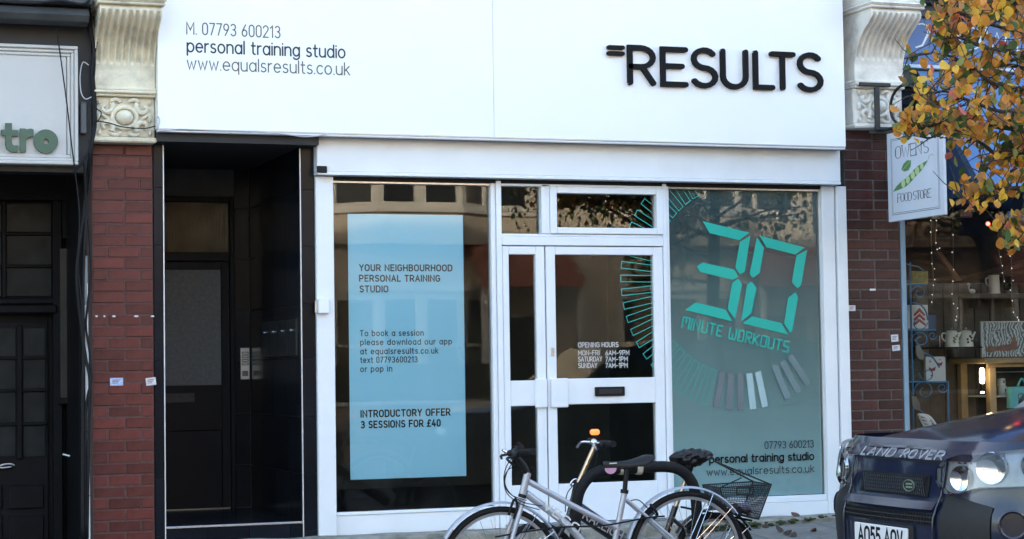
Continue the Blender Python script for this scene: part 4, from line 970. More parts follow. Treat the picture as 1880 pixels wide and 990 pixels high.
# two coffee pots on a shelf bracket
zpt = at(1755, 637, .55).z
ps = thing('pot_shelf', 'thin dark wire shelf under the two coffee pots', 'shelf', (at(1760, 637, .55).x, .55, zpt-.02))
x0, x1 = at(1725, 637, .55).x, at(1795, 637, .55).x; box('board', BLACK, ps, x0, x1, .48, .949, zpt-.012, zpt, .002); MB().tube([(x0+.003, .55, zpt), (x0+.003, .55, zpt+.09)], .003, 6).build('wire_post', ALU, ps)
def coffeepot(px, lab, pm_):
    c_ = at(px, 637, .55); X_, z = c_.x, zpt; r = thing('coffee_pot', lab, 'coffee pot', (X_, .55, z), 'coffee pots in the store window')
    MB().lathe([(0, 0), (.058, 0), (.058, .006), (.042, .115), (.044, .12), (.034, .128), (0, .134)], (X_, .55, z), 20).build('body', ENAM, r, smooth=35)
    MB().lathe([(0, .13), (.006, .132), (.011, .142), (.007, .152), (0, .153)], (X_, .55, z), 10).build('lid_knob', mat('pot_knob_'+lab[:5], (.10, .2, .18) if pm_ is GRNP else (.3, .3, .3), .4), r, smooth=40)
    MB().tube([(X_+.048, .55, z+.06), (X_+.075, .55, z+.1), (X_+.085, .55, z+.118)], [.014, .009, .007], 8).build('spout', ENAM, r, smooth=True)
    MB().tube(curve([(X_-.045, .55, z+.105), (X_-.08, .55, z+.108), (X_-.088, .55, z+.075), (X_-.055, .55, z+.04)], 5), .0055, 7).build('handle', ENAM, r, smooth=True)
    mb = MB()
    for k in range(5): mb.ball((X_+random.uniform(-.018, .022), .55-.051+.0012*k, z+.035+.012*k), .012, .006, .01, 8, 5)
    mb.build('printed_motif', pm_, r, smooth=True)
coffeepot(1747.5, 'left cream coffee pot with green print', GRNP); coffeepot(1774, 'right cream coffee pot with brown print', DKP)
# picture with fox
pc = thing('framed_picture', 'square picture of a brown animal among pale leaves on the wooden table', 'picture', (at(1838, 655, .55).x, .55, at(1838, 655, .55).z))
x0, x1, z0, z1 = rect(1801, 590, 1880, 656, .55)
def artmat():
    m = bpy.data.materials.new('leafy_print'); m.use_nodes = True; n = m.node_tree.nodes; l = m.node_tree.links; b = n['Principled BSDF']
    tc = n.new('ShaderNodeTexCoord'); wv = n.new('ShaderNodeTexWave'); wv.inputs['Scale'].default_value = 11; wv.inputs['Distortion'].default_value = 14; wv.inputs['Detail'].default_value = 3; l.new(tc.outputs['Object'], wv.inputs[0])
    cr = n.new('ShaderNodeValToRGB'); e = cr.color_ramp.elements; e[0].color = (.06, .08, .08, 1); e[1].color = (.5, .52, .5, 1); x = e.new(.45); x.color = (.22, .26, .27, 1)
    l.new(wv.outputs['Fac'], cr.inputs[0]); l.new(cr.outputs[0], b.inputs['Base Color']); b.inputs['Roughness'].default_value = .6; return m
box('print_sheet', artmat(), pc, x0+.012, x1, .55, .56, z0+.004, z1-.008); 
fm_ = MB(); fm_.box(x0, x0+.0115, .542, .565, z0, z1, .002); fm_.box(x0+.012, x1, .542, .565, z1-.0075, z1, .002); fm_.build('frame', ENAM, pc)
FOX = mat('russet_print', (.19, .095, .065), .7, var=.3, vscale=40)
fx = [(1808, 645), (1816, 634), (1828, 637), (1840, 633), (1855, 632), (1858, 622), (1861, 615), (1865, 622), (1868, 632), (1868, 641), (1850, 645), (1830, 644), (1818, 648)]
MB().add([at(x, y, .549) for x, y in fx], [tuple(range(len(fx)))]).build('animal_shape', FOX, pc, fix=False)
mb = MB()
for k in range(3): c_ = at(1823+k*10, 608-k, .5485); mb.add([c_+Vector((-.014, 0, .0)), c_+Vector((0, 0, .007)), c_+Vector((.014, 0, .002)), c_+Vector((0, 0, -.004))], [(0, 1, 2, 3)])
mb.build('bird_shapes', DKP, pc, fix=False)
# pine table with shelves
PINE = mat('pine_wood', (.36, .24, .11), .6, var=.2, vscale=14, bump=.1, bscale=50)
tz_ = at(1840, 657, .5).z; tb_ = thing('pine_table', 'pale pine display table with open shelf behind the car bonnet', 'table', (at(1840, 700, .5).x, .5, .3))
x0 = at(1801, 660, .45).x; x1 = x0+1.2
box('table_top', PINE, tb_, x0, x1, .4, .93, tz_-.045, tz_, .006); box('apron', PINE, tb_, x0+.05, x1, .44, .46, tz_-.075, tz_-.0455, .003)
lx = at(1817, 700, .45).x; box('leg', PINE, tb_, lx, lx+.062, .45, .51, .3, tz_-.076, .004); box('leg', PINE, tb_, lx, lx+.062, .86, .92, .3, tz_-.046, .004)
shz = at(1845, 726, .6).z; box('shelf', ENAM, tb_, lx+.063, x1, .5, .9, shz-.012, shz, .002); MB().tube([(lx+.063, .47, at(1845, 683, .5).z), (x1, .47, at(1845, 683, .5).z)], .004, 6).build('rail', ALU, tb_)
def mug(px, zb, lab, h=.075, r_=.034):
    c_ = at(px, 720, .6); g_ = thing('mug', lab, 'mug', (c_.x, .6, zb), 'mugs on the table shelf')
    MB().lathe([(0, 0), (r_, 0), (r_, h), (r_-.004, h), (r_-.005, .01), (0, .008)], (c_.x, .6, zb), 18).build('cup', ENAM, g_, smooth=40)
    MB().ball((c_.x+.004, .6-r_+.001, zb+h*.55), .008, .003, .014, 8, 5).build('printed_motif', DKP, g_)
mug(1841, shz, 'lower white mug with a dark print on the table shelf'); mug(1838.5, shz+.0765, 'upper white mug stacked on the other mug', .06)
x0, x1, z0, z1 = rect(1857, 709, 1905, 749, .42)
bg_ = thing('turquoise_bag', 'turquoise card bag with dark letters at the right edge', 'bag', (x0, .42, z0))
TQ = mat('turquoise_card', (.09, .42, .42), .6, var=.05); MB().prism([(x0, .42, z1-.005), (x0-.01, .42, z0), (x1, .42, z0), (x1, .42, z1)], (0, .06, 0)).build('bag_body', TQ, bg_)
MB().tube(curve([(x0+.06, .42, z1), (x0+.1, .42, z1+.06), (x0+.14, .42, z1)], 5), .008, 6).build('handle', TQ, bg_, smooth=True)
t = MB(); a = at(1869.5, 733, .419); b = at(1880, 733, .419); text(t, 'O', (a.x, .4185, a.z), (b.x, .4185, a.z), (0, 0, .042), (0, -1, 0), .0055); t.build('lettering', VBLK, bg_, fix=False)
# lamp
c_ = at(1803, 690, .42); lp = thing('lit_lamp', 'slim glowing lamp beside the pine table leg', 'lamp', (c_.x, .42, at(1803, 727, .42).z))
GLOW = mat('warm_tube_lamp', (1, .85, .6), .4, emit=(1, .80, .50), estr=4)
MB().lathe([(0, -.062), (.016, -.058), (.02, -.03), (.019, .03), (.015, .058), (0, .064)], c_, 14).build('glass_tube', GLOW, lp, smooth=True)
MB().lathe([(0, -.125), (.017, -.122), (.016, -.066), (0, -.064)], c_, 14).build('socket', BLACK, lp, smooth=30); MB().lathe([(0, -.14), (.013, -.138), (.013, -.126), (0, -.126)], c_, 12).build('base_glow', GLOW, lp)
# blue scrolled metal shelf stand
BMET = mat('blue_painted_metal', (.03, .17, .33), .45, var=.15, vscale=10)
sd_ = thing('blue_metal_stand', 'blue scrolled metal shelf stand behind the store window edge', 'shelf stand', (at(1690, 740, .3).x, .3, .3))
SY = .28
T_ = lambda pts, r_=.006, nm='bar': MB().tube([at(x, y, SY) for x, y in pts], r_, 7).build(nm, BMET, sd_, smooth=40)
T_([(1671, 482), (1672, 560), (1674, 640), (1676, 720), (1678, 830)], .0075, 'upright'); T_([(1657, 484), (1664, 830)], .006, 'upright'); T_([(1740, 700), (1743, 830)], .0085, 'upright')
T_([(1657, 482), (1671, 487), (1686, 490), (1698, 499)], .005)
for y, xr in ((522, 1702), (606, 1718), (701.5, 1740)): 
    T_([(1660, y), (xr, y)], .007, 'shelf_bar'); a = at(1660, y, SY); b = at(xr, y, SY); box('shelf', BMET, sd_, a.x, b.x, SY+.01, SY+.16, a.z-.004, a.z+.001)
def scroll(cx, cy, r, a0, turns, sgn=1): T_([(cx+r*(1-k/34)*math.cos(R(a0)+sgn*k/24*turns*2*math.pi), cy+r*(1-k/34)*math.sin(R(a0)+sgn*k/24*turns*2*math.pi)) for k in range(25)], .0042, 'scroll')
scroll(1687, 538, 14, 180, 1.2); scroll(1690, 624, 16, 180, 1.3); scroll(1712, 616, 8, 0, 1.2, 1); scroll(1697, 718, 19, 180, 1.2); scroll(1730, 712, 10, 0, 1.3, 1); scroll(1687, 592, 16, 0, .8); scroll(1703, 686, 15, 180, .9, -1)
T_(curve([Vector((1675, 556)), Vector((1690, 560)), Vector((1700, 572)), Vector((1703, 588))], 5), .006, 'leaf_bar'); T_(curve([Vector((1680, 625)), Vector((1692, 645)), Vector((1712, 656)), Vector((1725, 675))], 5), .006, 'leaf_bar'); T_(curve([Vector((1680, 740)), Vector((1688, 752)), Vector((1700, 762))], 5), .006, 'leaf_bar')
LEAFM = mat('grey_leaf_metal', (.17, .17, .14), .6, var=.2)
for cx, cy in ((1690, 648), (1683, 741)): MB().prism([at(cx+x, cy+y, SY-.008) for x, y in ((-9, -14), (-1, -13), (6, 0), (7, 13), (-3, 11), (-8, 2))], (0, .004, 0)).build('metal_leaf', LEAFM, sd_)
def card(name, l, t_, r, b, Y, m, lab, cat, motif=None, mm=None):
    x0, x1, z0, z1 = rect(l, t_, r, b, Y); g_ = thing(name, lab, cat, ((x0+x1)/2, Y, z0)); box('sheet', m, g_, x0, x1, Y, Y+.03, z0, z1, .001)
    if motif:
        mb = MB()
        for pg in motif: mb.add([at(x, y, Y-.0015) for x, y in pg], [tuple(range(len(pg)))])
        mb.build('printed_motif', mm, g_, fix=False)
CARD = mat('white_card', (.55, .55, .52), .6, var=.05); REDP = mat('red_print', (.30, .04, .04), .6)
chev = [[(1688, 565), (1677, 578), (1679, 581), (1688, 573), (1697, 581), (1699, 578)], [(1688, 575), (1677, 586), (1679, 590), (1688, 582), (1697, 590), (1699, 586)], [(1688, 585), (1676, 595), (1678, 599), (1688, 591), (1699, 599), (1700, 595)]]
card('greeting_card', 1666, 560, 1704, 603.5, .36, CARD, 'white card with red chevron tree on the middle shelf of the blue stand', 'card', chev, REDP)
bird = [[(1705, 674), (1711, 677), (1718, 673), (1717, 680), (1710, 683), (1706, 680)], [(1718, 664), (1725, 667), (1731, 664), (1729, 671), (1722, 673)], [(1707, 661), (1710, 664), (1706, 666)], [(1724, 660), (1727, 659), (1726, 663)], [(1708, 688), (1712, 688), (1710, 692)]]
card('greeting_card', 1700, 655, 1736, 700, .36, CARD, 'white card with red birds on the lower shelf of the blue stand', 'card', bird, REDP)
card('yellow_tin', 1674, 498, 1704, 520.5, .36, mat('yellow_tin', (.19, .19, .045), .4, var=.35, vscale=30), 'mustard yellow tin on the top shelf of the blue stand', 'tin')
card('blue_box', 1704, 579, 1718, 604, .38, mat('blue_box', (.035, .075, .16), .5), 'small dark blue box beside the chevron card', 'box')
card('wicker_basket', 1663, 660, 1690, 700, .40, mat('dim_wicker', (.075, .075, .065), .8, var=.4, vscale=60, bump=.4), 'dim grey basket behind the bird card', 'basket')
# white wire chair back
WCH = mat('white_wire_paint', (.75, .75, .75), .4)
ch_ = thing('white_wire_chair', 'curved white slatted chair back just above the car bonnet', 'chair', (at(1702, 790, .2).x, .2, .3))
for k in range(5): MB().tube(curve([at(1687+k*3, 763+k*6, .2), at(1697+k*3.4, 765+k*6, .17), at(1706+k*3.2, 771+k*6, .2)], 4), .0095, 7).build('slat', WCH, ch_, smooth=True)
MB().tube(curve([at(1686, 762, .2), at(1703, 764, .2), at(1714, 775, .2), at(1722, 792, .2), at(1726, 830, .2)], 5), .012, 7).build('rim', WCH, ch_, smooth=True); MB().tube(curve([at(1688, 766, .2), at(1696, 782, .2), at(1701, 800, .2), at(1704, 830, .2)], 5), .008, 7).build('rim', WCH, ch_, smooth=True)
# fairy lights and coloured bulbs
WIREC = mat('clear_wire', (.12, .12, .12), .5); BULB = mat('fairy_bulb', (.9, .9, .9), .3, emit=(1, .95, .85), estr=.22)
FL = [([(1709, 405), (1711, 470), (1713, 500), (1714, 530), (1711, 560)], 'left string of fairy lights inside the store window'), ([(1749, 350), (1750, 440), (1750, 500), (1749, 545), (1757, 570), (1756, 590)], 'fairy light string hanging over the coffee pots'), ([(1832, 400), (1834, 460), (1840, 490), (1844, 520)], 'fairy light string hanging over the jug'), ([(1855, 460), (1858, 500), (1857, 540), (1862, 575), (1872, 588)], 'fairy light string right of the jug'), ([(1719, 405), (1718, 450), (1724, 458)], 'short fairy light string below the hanging sign')]
for pts, lab in FL:
    r_ = thing('fairy_lights', lab, 'string lights', at(*pts[0], .2), 'fairy lights in the store window'); cv = curve([at(x, y, .2) for x, y in pts], 8)
    MB().tube(cv, .0022, 5).build('wire', WIREC, r_)
    b_ = MB().ball((0, 0, 0), .0036, .0036, .005, 8, 5).build('bulb', BULB, r_, local=True, smooth=True)
    b_.location = cv[0]-wl(r_)
    for q in cv[3::4]: inst(b_.data, 'bulb', r_, q+Vector((random.uniform(-.012, .012), -.004, random.uniform(-.012, .012))))
for px_, py_2, col, lab in ((1814, 411, (1, .03, .02), 'small red light glowing under the awning'), (1791, 358, (1, .6, .2), 'small amber light among the leaves')):
    c_ = at(px_, py_2, .5); r_ = thing('coloured_lamp', lab, 'lamp', c_)
    MB().ball(c_, .016, .016, .016, 10, 7).build('bulb', mat('bulb_'+lab[6:9], col, .4, emit=col, estr=5), r_, smooth=True); MB().lathe([(0, .014), (.009, .014), (.009, .035), (0, .035)], c_, 10).build('socket', BLACK, r_)
x0, x1, z0, z1 = rect(1762, 385, 1786, 399, .6); tag(MB().box(x0, x1, .6, .66, z0, z1, .006).build('ceiling_box', mat('grey_lamp_box', (.13, .14, .15), .5)), 'small grey box lamp high inside the store window', 'lamp')

# hanging sign: perpendicular to the wall
HX = 2.95
hs = thing('hanging_sign', 'white hanging sign with a green pea pod on an iron bracket', 'hanging sign', (HX, -.5, 2.12))
Y0, Y1, HZ0, HZ1 = -.154, -.925, 2.124, 2.785
SWH = mat('sign_white', (.62, .66, .74), .45, var=.04, vscale=6, stain=(.5, .52, .55), sstain=.4, sscale=4)
box('board', SWH, hs, HX-.012, HX+.012, Y1, Y0, HZ0, HZ1, .003)
IRON = mat('black_iron', (.014, .014, .015), .5, var=.2, vscale=20)
NX = Vector((-1, 0, 0)); hx = HX-.0126
def sp(u, v): return Vector((hx, Y0+(Y1-Y0)*u, HZ0+(HZ1-HZ0)*v))
INKG = mat('sign_ink_grey', (.10, .105, .11), .6); 
mb = MB()
for i_, (m0, wg) in enumerate(((.075, .004), (.092, .003))):
    q = [sp(m0, m0), sp(1-m0, m0), sp(1-m0, 1-m0), sp(m0, 1-m0)]
    for k in range(4):
        a, b = q[k], q[(k+1) % 4]; stroke(mb, [(0, 0), (1, 0)], a, b-a, Vector((0, 0, 1)), NX, wg, lift=.0001*k+.0004*i_)
mb.build('border_line', INKG, hs, fix=False)
E_ = Vector((0, Y1-Y0, 0))
t = MB(); text(t, "OWEN'S", sp(.16, .70), sp(.75, .70), (0, 0, .088), NX, .013, gap=.13, nib=(.35, 1.2), serif=True); t.build('lettering', INKG, hs, fix=False)
t = MB(); text(t, 'FOOD STORE', sp(.18, .21), sp(.77, .21), (0, 0, .06), NX, .0105, gap=.12, sp=.22, nib=(.35, 1.2), serif=True); t.build('lettering', INKG, hs, fix=False)
POD = mat('pod_green', (.10, .24, .085), .6, var=.15, vscale=15); PEA = mat('pea_pale_green', (.48, .60, .30), .6, var=.1, vscale=15)
pod = [(.10, .345), (.16, .42), (.26, .49), (.36, .53), (.44, .60), (.54, .675), (.66, .72), (.74, .745), (.70, .69), (.62, .60), (.52, .53), (.44, .46), (.34, .395), (.22, .365)]
SQ = lambda v: .335+(v-.345)*.71
pod = [(u, SQ(v)) for u, v in pod]
MB().add([sp(*q)+NX*.0006 for q in pod], [tuple(range(len(pod)))]).build('pea_pod', POD, hs, fix=False)
for (u, v), r_ in zip(((.29, .45), (.375, .495), (.465, .555), (.545, .61), (.63, .665)), (.036, .034, .036, .036, .028)):
    MB().add([sp(u, SQ(v))+NX*.0011+Vector((0, -r_*.8*math.cos(2*math.pi*k/18), r_*.85*math.sin(2*math.pi*k/18))) for k in range(18)], [tuple(range(18))]).build('pea', PEA, hs, fix=False)
lf_ = [(.26, .57), (.30, .625), (.37, .66), (.44, .65), (.43, .585), (.39, .545), (.31, .54)]
MB().add([sp(*q)+NX*.0006 for q in lf_], [tuple(range(len(lf_)))]).build('pod_leaf', POD, hs, fix=False)
t = MB(); stroke(t, [(.29, .565), (.36, .605), (.42, .64)], sp(0, 0), E_, Vector((0, 0, HZ1-HZ0)), NX, .004, lift=.0011); t.build('leaf_vein', PEA, hs, fix=False)
t = MB(); stroke(t, [(.74, .62), (.755, .655), (.80, .675), (.835, .66)], sp(0, 0), E_, Vector((0, 0, HZ1-HZ0)), NX, .0035, lift=.0006); t.build('tendril', POD, hs, fix=False)
bt = thing('sign_bracket', 'black iron bracket with wall bar and ring holding the hanging sign', 'bracket', (HX, -.13, 2.84))
bz = HZ1+.035
a, b = at(1577, 155, -.16), at(1634, 155, -.16); box('wall_bar', IRON, bt, a.x, b.x, -.175, -.15, a.z-.012, a.z+.016, .004)
a = at(1609, 160, -.17); box('drop_bar', IRON, bt, a.x-.02, a.x+.02, -.185, -.16, bz-.01, a.z-.002, .004)
MB().tube([(a.x, -.17, bz), (HX, -.2, bz+.0), (HX, -.98, bz)], .014, 8).build('arm', IRON, bt)
MB().tube([(HX, -.40+.2*math.cos(2*math.pi*k/28), bz+.155+.15*math.sin(2*math.pi*k/28)) for k in range(28)], .011, 7, closed=True).build('ring', IRON, bt, smooth=True)
MB().tube([(HX, -.58, bz+.2), (HX, -.95, bz+.02)], .008, 7).build('stay', IRON, bt)
box('wall_foot', IRON, bt, a.x-.06, HX+.06, -.16, -.137, bz-.035, bz-.011, .003)
for y in (-.25, -.83): MB().tube([(HX, y, bz-.01), (HX, y, HZ1-.01)], .006, 6).build('hanger', IRON, bt)
# ================================================================== dark blue off-road car
NAVYP = mat('navy_metallic_paint', (.004, .010, .032), .4, 0, spec=.2, var=.06, vscale=30, coat=1.0)
CPLAS = mat('grained_black_plastic', (.016, .017, .018), .6, spec=.3, var=.15, vscale=40, bump=.08, bscale=300)
CHRM = mat('lamp_reflector', (.85, .87, .9), .08, 1.0, var=.02); LENS = glassmat('lamp_lens', (.93, .95, .97), 1.6); AMB = mat('amber_lens', (.6, .5, .4), .2)
TYRE = mat('tyre_rubber', (.02, .02, .02), .8, var=.2, vscale=20, bump=.1, bscale=80); RIMM = mat('alloy_rim', (.5, .51, .52), .3, .9)
def interp(t, tab):
    if t <= tab[0][0]: return tab[0][1]
    for (a, fa), (b, fb) in zip(tab, tab[1:]):
        if t <= b: return fa+(fb-fa)*(t-a)/(b-a)
    return tab[-1][1]
XF = [(.26, .14), (.34, .05), (.46, .005), (.66, 0), (.725, .015), (.765, .06), (.86, .085), (.94, .10), (.99, .115), (1.045, .16), (1.08, .24)]
WZ = [(.26, .80), (.40, .87), (.6, .905), (.86, .905), (1.01, .88), (1.08, .85), (1.16, .83)]
LC, PE = .50, 2.5
tabu = []; pu = 0; prev = None
for k in range(201):
    th = math.pi/2*k/200; y = .9*math.sin(th)**(2/PE); x = LC*(1-max(0, math.cos(th))**(2/PE))
    if prev: pu += math.hypot(x-prev[0], y-prev[1])
    prev = (x, y); tabu.append((pu, x, y))
UC = tabu[-1][0]
def SU(u, z, off=0.0):
    def raw(u):
        s = 1 if u >= 0 else -1; a = abs(u)
        if a >= UC: x, y = LC+(a-UC), .9
        else:
            lo = 0; hi = 200
            while hi-lo > 1:
                m_ = (lo+hi)//2
                if tabu[m_][0] <= a: lo = m_
                else: hi = m_
            f_ = (a-tabu[lo][0])/max(1e-9, tabu[hi][0]-tabu[lo][0]); x = tabu[lo][1]+(tabu[hi][1]-tabu[lo][1])*f_; y = tabu[lo][2]+(tabu[hi][2]-tabu[lo][2])*f_
        return x, s*y
    x, y = raw(u); xa, ya = raw(u-.01); xb, yb = raw(u+.01); n_ = Vector((-(yb-ya), xb-xa, 0)).normalized()
    if n_.x > 0 and abs(u) < UC: n_ = -n_
    if abs(u) >= UC: n_ = Vector((0, 1 if u > 0 else -1, 0))
    w_ = interp(z, WZ)/.9; xf = interp(z, XF)*max(0, 1-abs(u)/UC*.75)
    return Vector((x+xf, y*w_, z))+n_*off
def patch(u0, u1, zlo, zhi, off=0.0, nu=14, nv=6, rim=.02):
    zl = zlo if callable(zlo) else (lambda u: zlo); zh = zhi if callable(zhi) else (lambda u: zhi)
    mb = MB(); g = lambda i, j: SU(u0+(u1-u0)*i, zl(u0+(u1-u0)*i)+(zh(u0+(u1-u0)*i)-zl(u0+(u1-u0)*i))*j, off)
    mb.grid(g, nu, nv)
    if rim:
        edge = [(i/nu, 0) for i in range(nu)]+[(1, j/nv) for j in range(nv)]+[(1-i/nu, 1) for i in range(nu)]+[(0, 1-j/nv) for j in range(nv)]
        P_ = []; Q_ = []
        for i, j in edge:
            u = u0+(u1-u0)*i; z = zl(u)+(zh(u)-zl(u))*j; P_.append(SU(u, z, off)); Q_.append(SU(u, z, off-rim))
        k = len(P_); mb.add(P_+Q_, [(i, (i+1) % k, k+(i+1) % k, k+i) for i in range(k)])
    return mb
def build_car(label):
    cr = thing('off_road_car', label, 'car', (0, 0, 0))
    LEN = 3.75
    # body sides and front skin
    sk = patch(-UC-LEN+.35, UC+LEN-.35, .26, 1.06, 0, 120, 16, 0)
    body = sk.build('body', NAVYP, cr, smooth=40)
    xr = SU(UC+LEN-.35, .6).x
    MB().box(xr-.02, xr+.16, -.86, .86, .3, 1.02, .06).build('rear_panel', NAVYP, cr)
    MB().grid(lambda u, v: Vector((.35+u*(xr-.3), -.86+1.72*v, .26)), 4, 4).build('floor_pan', CPLAS, cr)
    # bonnet
    def bon(u, v):
        y = (-1+2*v); yy = y*.83; f0 = SU(y*1.02, 1.015).x
        x = f0-.012+u*(1.28-f0*.55)
        h = 1.015+.03*(1-math.exp(-u*11))+.175*(.35*(1-(1-u)**1.5)+.65*u)-.055*abs(y)**2.6*(1-.3*u)*min(1, .35+u*3)
        return Vector((x, yy, h))
    bm = MB(); bm.grid(lambda u, v: bon(u**1.6, v), 60, 48); bm.build('bonnet', NAVYP, cr, smooth=45)
    lipm = MB(); lipm.grid(lambda u, v: SU(-.80+1.6*u, .965+.055*v, .014-.012*v), 40, 3); lipm.build('bonnet_lip', NAVYP, cr, smooth=45)
    gapm = MB(); gapm.grid(lambda u, v: SU(-.82+1.64*u, .953+.010*v, .004), 40, 1); gapm.build('bonnet_gap', CPLAS, cr)
    # wing tops between bonnet and sides
    for s in (-1, 1): MB().grid(lambda u, v: Vector((.44+u*1.1, s*(.80+.055*v), 1.045+.125*u-.05*v*v)), 12, 3).build('wing_top', NAVYP, cr, smooth=True)
    # letters on the lip
    mb = MB(); 
    for s_, ya, yb in (('LAND', .37, .045), ('ROVER', -.03, -.42)):
        wdt = text_width(s_, .26, .3, G); x = 0; k = 0
        for ch in s_:
            wd_, st_ = G[ch]
            for pl in st_:
                k += 1
                pts = []
                for q in pl:
                    y = ya+(yb-ya)*((x+q[0]+.12*q[1])/wdt); pts.append(SU(-y if False else y, (.971+.038*q[1]), .0165-.012*((.006+.038*q[1])/.055)+.0002*k))
                n2 = Vector((-1, 0, .25)).normalized()
                for a, b in zip(pts, pts[1:]):
                    d = (b-a); 
                    if d.length < 1e-6: continue
                    sd2 = n2.cross(d.normalized())*.0056; e = d.normalized()*.003; mb.add([a-e+sd2, b+e+sd2, b+e-sd2, a-e-sd2], [(0, 1, 2, 3)])
            x += wd_+.26
    mb.build('lettering', mat('silver_letter', (.45, .47, .52), .35, .6), cr, fix=False)
    # grille
    grl = patch(-.33, .33, .782, .888, .006, 16, 4, .02).build('grille_recess', BLACK, cr, smooth=45)
    gm = MB()
    for k in range(44):
        u = -.40+k*.0185
        for sg in (1, -1):
            a, b = (u, .788), (u+.05*sg, .882)
            if -.32 < a[0] < .32 and -.32 < b[0] < .32: gm.tube([SU(a[0], a[1], .009), SU(b[0], b[1], .009)], .0028, 5)
    gm.build('grille_mesh', mat('grille_dark', (.03, .031, .033), .4, .4), grl)
    c_ = SU(-.17, .833, .014)
    MB().add([c_+Vector((-.004, .052*math.cos(2*math.pi*k/24), .028*math.sin(2*math.pi*k/24))) for k in range(24)]+[c_+Vector((.006, .055*math.cos(2*math.pi*k/24), .031*math.sin(2*math.pi*k/24))) for k in range(24)], [tuple(range(24))]+[(k, (k+1) % 24, 24+(k+1) % 24, 24+k) for k in range(24)]).build('oval_badge', mat('badge_green', (.02, .04, .026), .5, spec=.2), cr)
    MB().tube([c_+Vector((-.006, .052*math.cos(2*math.pi*k/24), .028*math.sin(2*math.pi*k/24))) for k in range(24)], .003, 6, closed=True).build('badge_rim', mat('badge_rim', (.16, .18, .15), .5, .3), cr)
    mb = MB()
    for k, w_ in ((.008, .03), (-.008, .032)): mb.add([c_+Vector((-.0046, w_, k-.004)), c_+Vector((-.0046, w_, k+.004)), c_+Vector((-.0046, -w_, k+.005)), c_+Vector((-.0046, -w_, k-.003))], [(0, 1, 2, 3)])
    mb.build('badge_print', mat('badge_print', (.2, .22, .17), .5), cr, fix=False)
    # bumper: painted middle, black corners
    patch(-.43, .43, .728, .765, .03, 20, 3, .04).build('bumper_step', NAVYP, cr, smooth=45)
    patch(-.44, .44, .652, .708, .004, 20, 3, .01).build('lower_intake', BLACK, cr, smooth=45)
    im = MB()
    for k in range(2): im.tube([SU(-.43+.86*i/16, .668+.022*k, .008) for i in range(17)], .004, 5)
    for k in range(40): im.tube([SU(-.43+.86*k/39, .657, .008), SU(-.43+.86*k/39, .704, .008)], .0025, 4)
    im.build('intake_mesh', mat('grille_dark', (.03, .031, .033), .4, .4), cr)
    for s in (-1, 1):
        q = patch(s*.47, s*.76, .28, lambda u: .80-.05*max(0, (abs(u)-.52)/.24), .012, 14, 10, .03).build('bumper_corner', CPLAS, cr, smooth=45)
        MB().tube([SU(s*(.462-.03*math.sin(k/12*3.0)), .30+.66*k/12, .013) for k in range(13)], .007, 7).build('bumper_seam', NAVYP, cr, smooth=True)
        patch(s*.77, s*1.5, .28, .555, .014, 14, 6, .03).build('bumper_skirt', CPLAS, cr, smooth=45)
        patch(s*.77, s*1.28, .56, .80, .016, 12, 6, .03).build('lamp_panel', NAVYP, cr, smooth=45)
        # fog lamp
        c_ = SU(s*.87, .675, .018); nv_ = (SU(s*.87, .675, .05)-SU(s*.87, .675, 0)).normalized(); up_ = Vector((0, 0, 1)); sd3 = up_.cross(nv_).normalized()
        fg = MB(); rg = lambda r, d: [c_+nv_*d+(sd3*math.cos(2*math.pi*k/24)+up_*math.sin(2*math.pi*k/24))*r for k in range(24)]
        A_, B_ = rg(.072, .006), rg(.062, .012); C_ = rg(.055, -.0); fg.add(A_+B_+C_, [(k, (k+1) % 24, 24+(k+1) % 24, 24+k) for k in range(24)]+[(24+k, 24+(k+1) % 24, 48+(k+1) % 24, 48+k) for k in range(24)])
        fo = fg.build('fog_lamp', NAVYP, cr, smooth=True)
        MB().add(rg(.056, .001), [tuple(range(24))]).build('fog_lens', mat('fog_glass', (.02, .022, .028), .05, .0, coat=1.0), fo)
        # head lamp: dark housing, reflectors, clear lens
        zl = lambda u: interp(abs(u), [(.42, .87), (.47, .815), (.55, .81), (.66, .845), (1.2, .87)]); zh = lambda u: interp(abs(u), [(.42, .925), (.46, .965), (.56, .995), (.9, 1.03), (1.2, 1.04)])
        hl = patch(s*.42, s*1.20, zl, zh, .004, 22, 6, .01).build('head_lamp', mat('lamp_housing', (.26, .28, .29), .3, .3, var=.3, vscale=9), cr, smooth=45)
        for uu, zz, rr in ((.565, .885, .062), (.74, .938, .078), (.95, .952, .07)):
            c_ = SU(s*uu, zz, .012); nv_ = (SU(s*uu, zz, .05)-SU(s*uu, zz, 0)).normalized(); sd3 = up_.cross(nv_).normalized(); rb = MB()
            rings = [(rr*1.02, -.014), (rr*.97, .004), (rr*.8, -.001), (rr*.5, -.006), (rr*.2, -.009)]
            V_ = [c_+nv_*d+(sd3*math.cos(2*math.pi*k/22)+up_*math.sin(2*math.pi*k/22))*r for r, d in rings for k in range(22)]
            rb.add([v+nv_*.012 for v in V_], [(i*22+k, i*22+(k+1) % 22, (i+1)*22+(k+1) % 22, (i+1)*22+k) for i in range(4) for k in range(22)]+[tuple(4*22+k for k in range(22))]); rb.build('reflector', CHRM, hl, smooth=40)
        patch(s*.415, s*1.205, lambda u: zl(u)-.003, lambda u: zh(u)+.003, .042, 22, 6, .035).build('lamp_lens', LENS, hl, smooth=45)
        # door, handle, mirror, wheel arches
        patch(s*(UC+.95), s*(UC+1.95), .42, 1.05, .004, 8, 6, .004).build('door', NAVYP, cr, smooth=45); patch(s*(UC+1.97), s*(UC+2.75), .42, 1.05, .004, 8, 6, .004).build('door', NAVYP, cr, smooth=45)
        patch(s*(UC+1.0), s*(UC+2.7), .40, .50, .012, 8, 3, .01).build('rub_strip', CPLAS, cr, smooth=45)
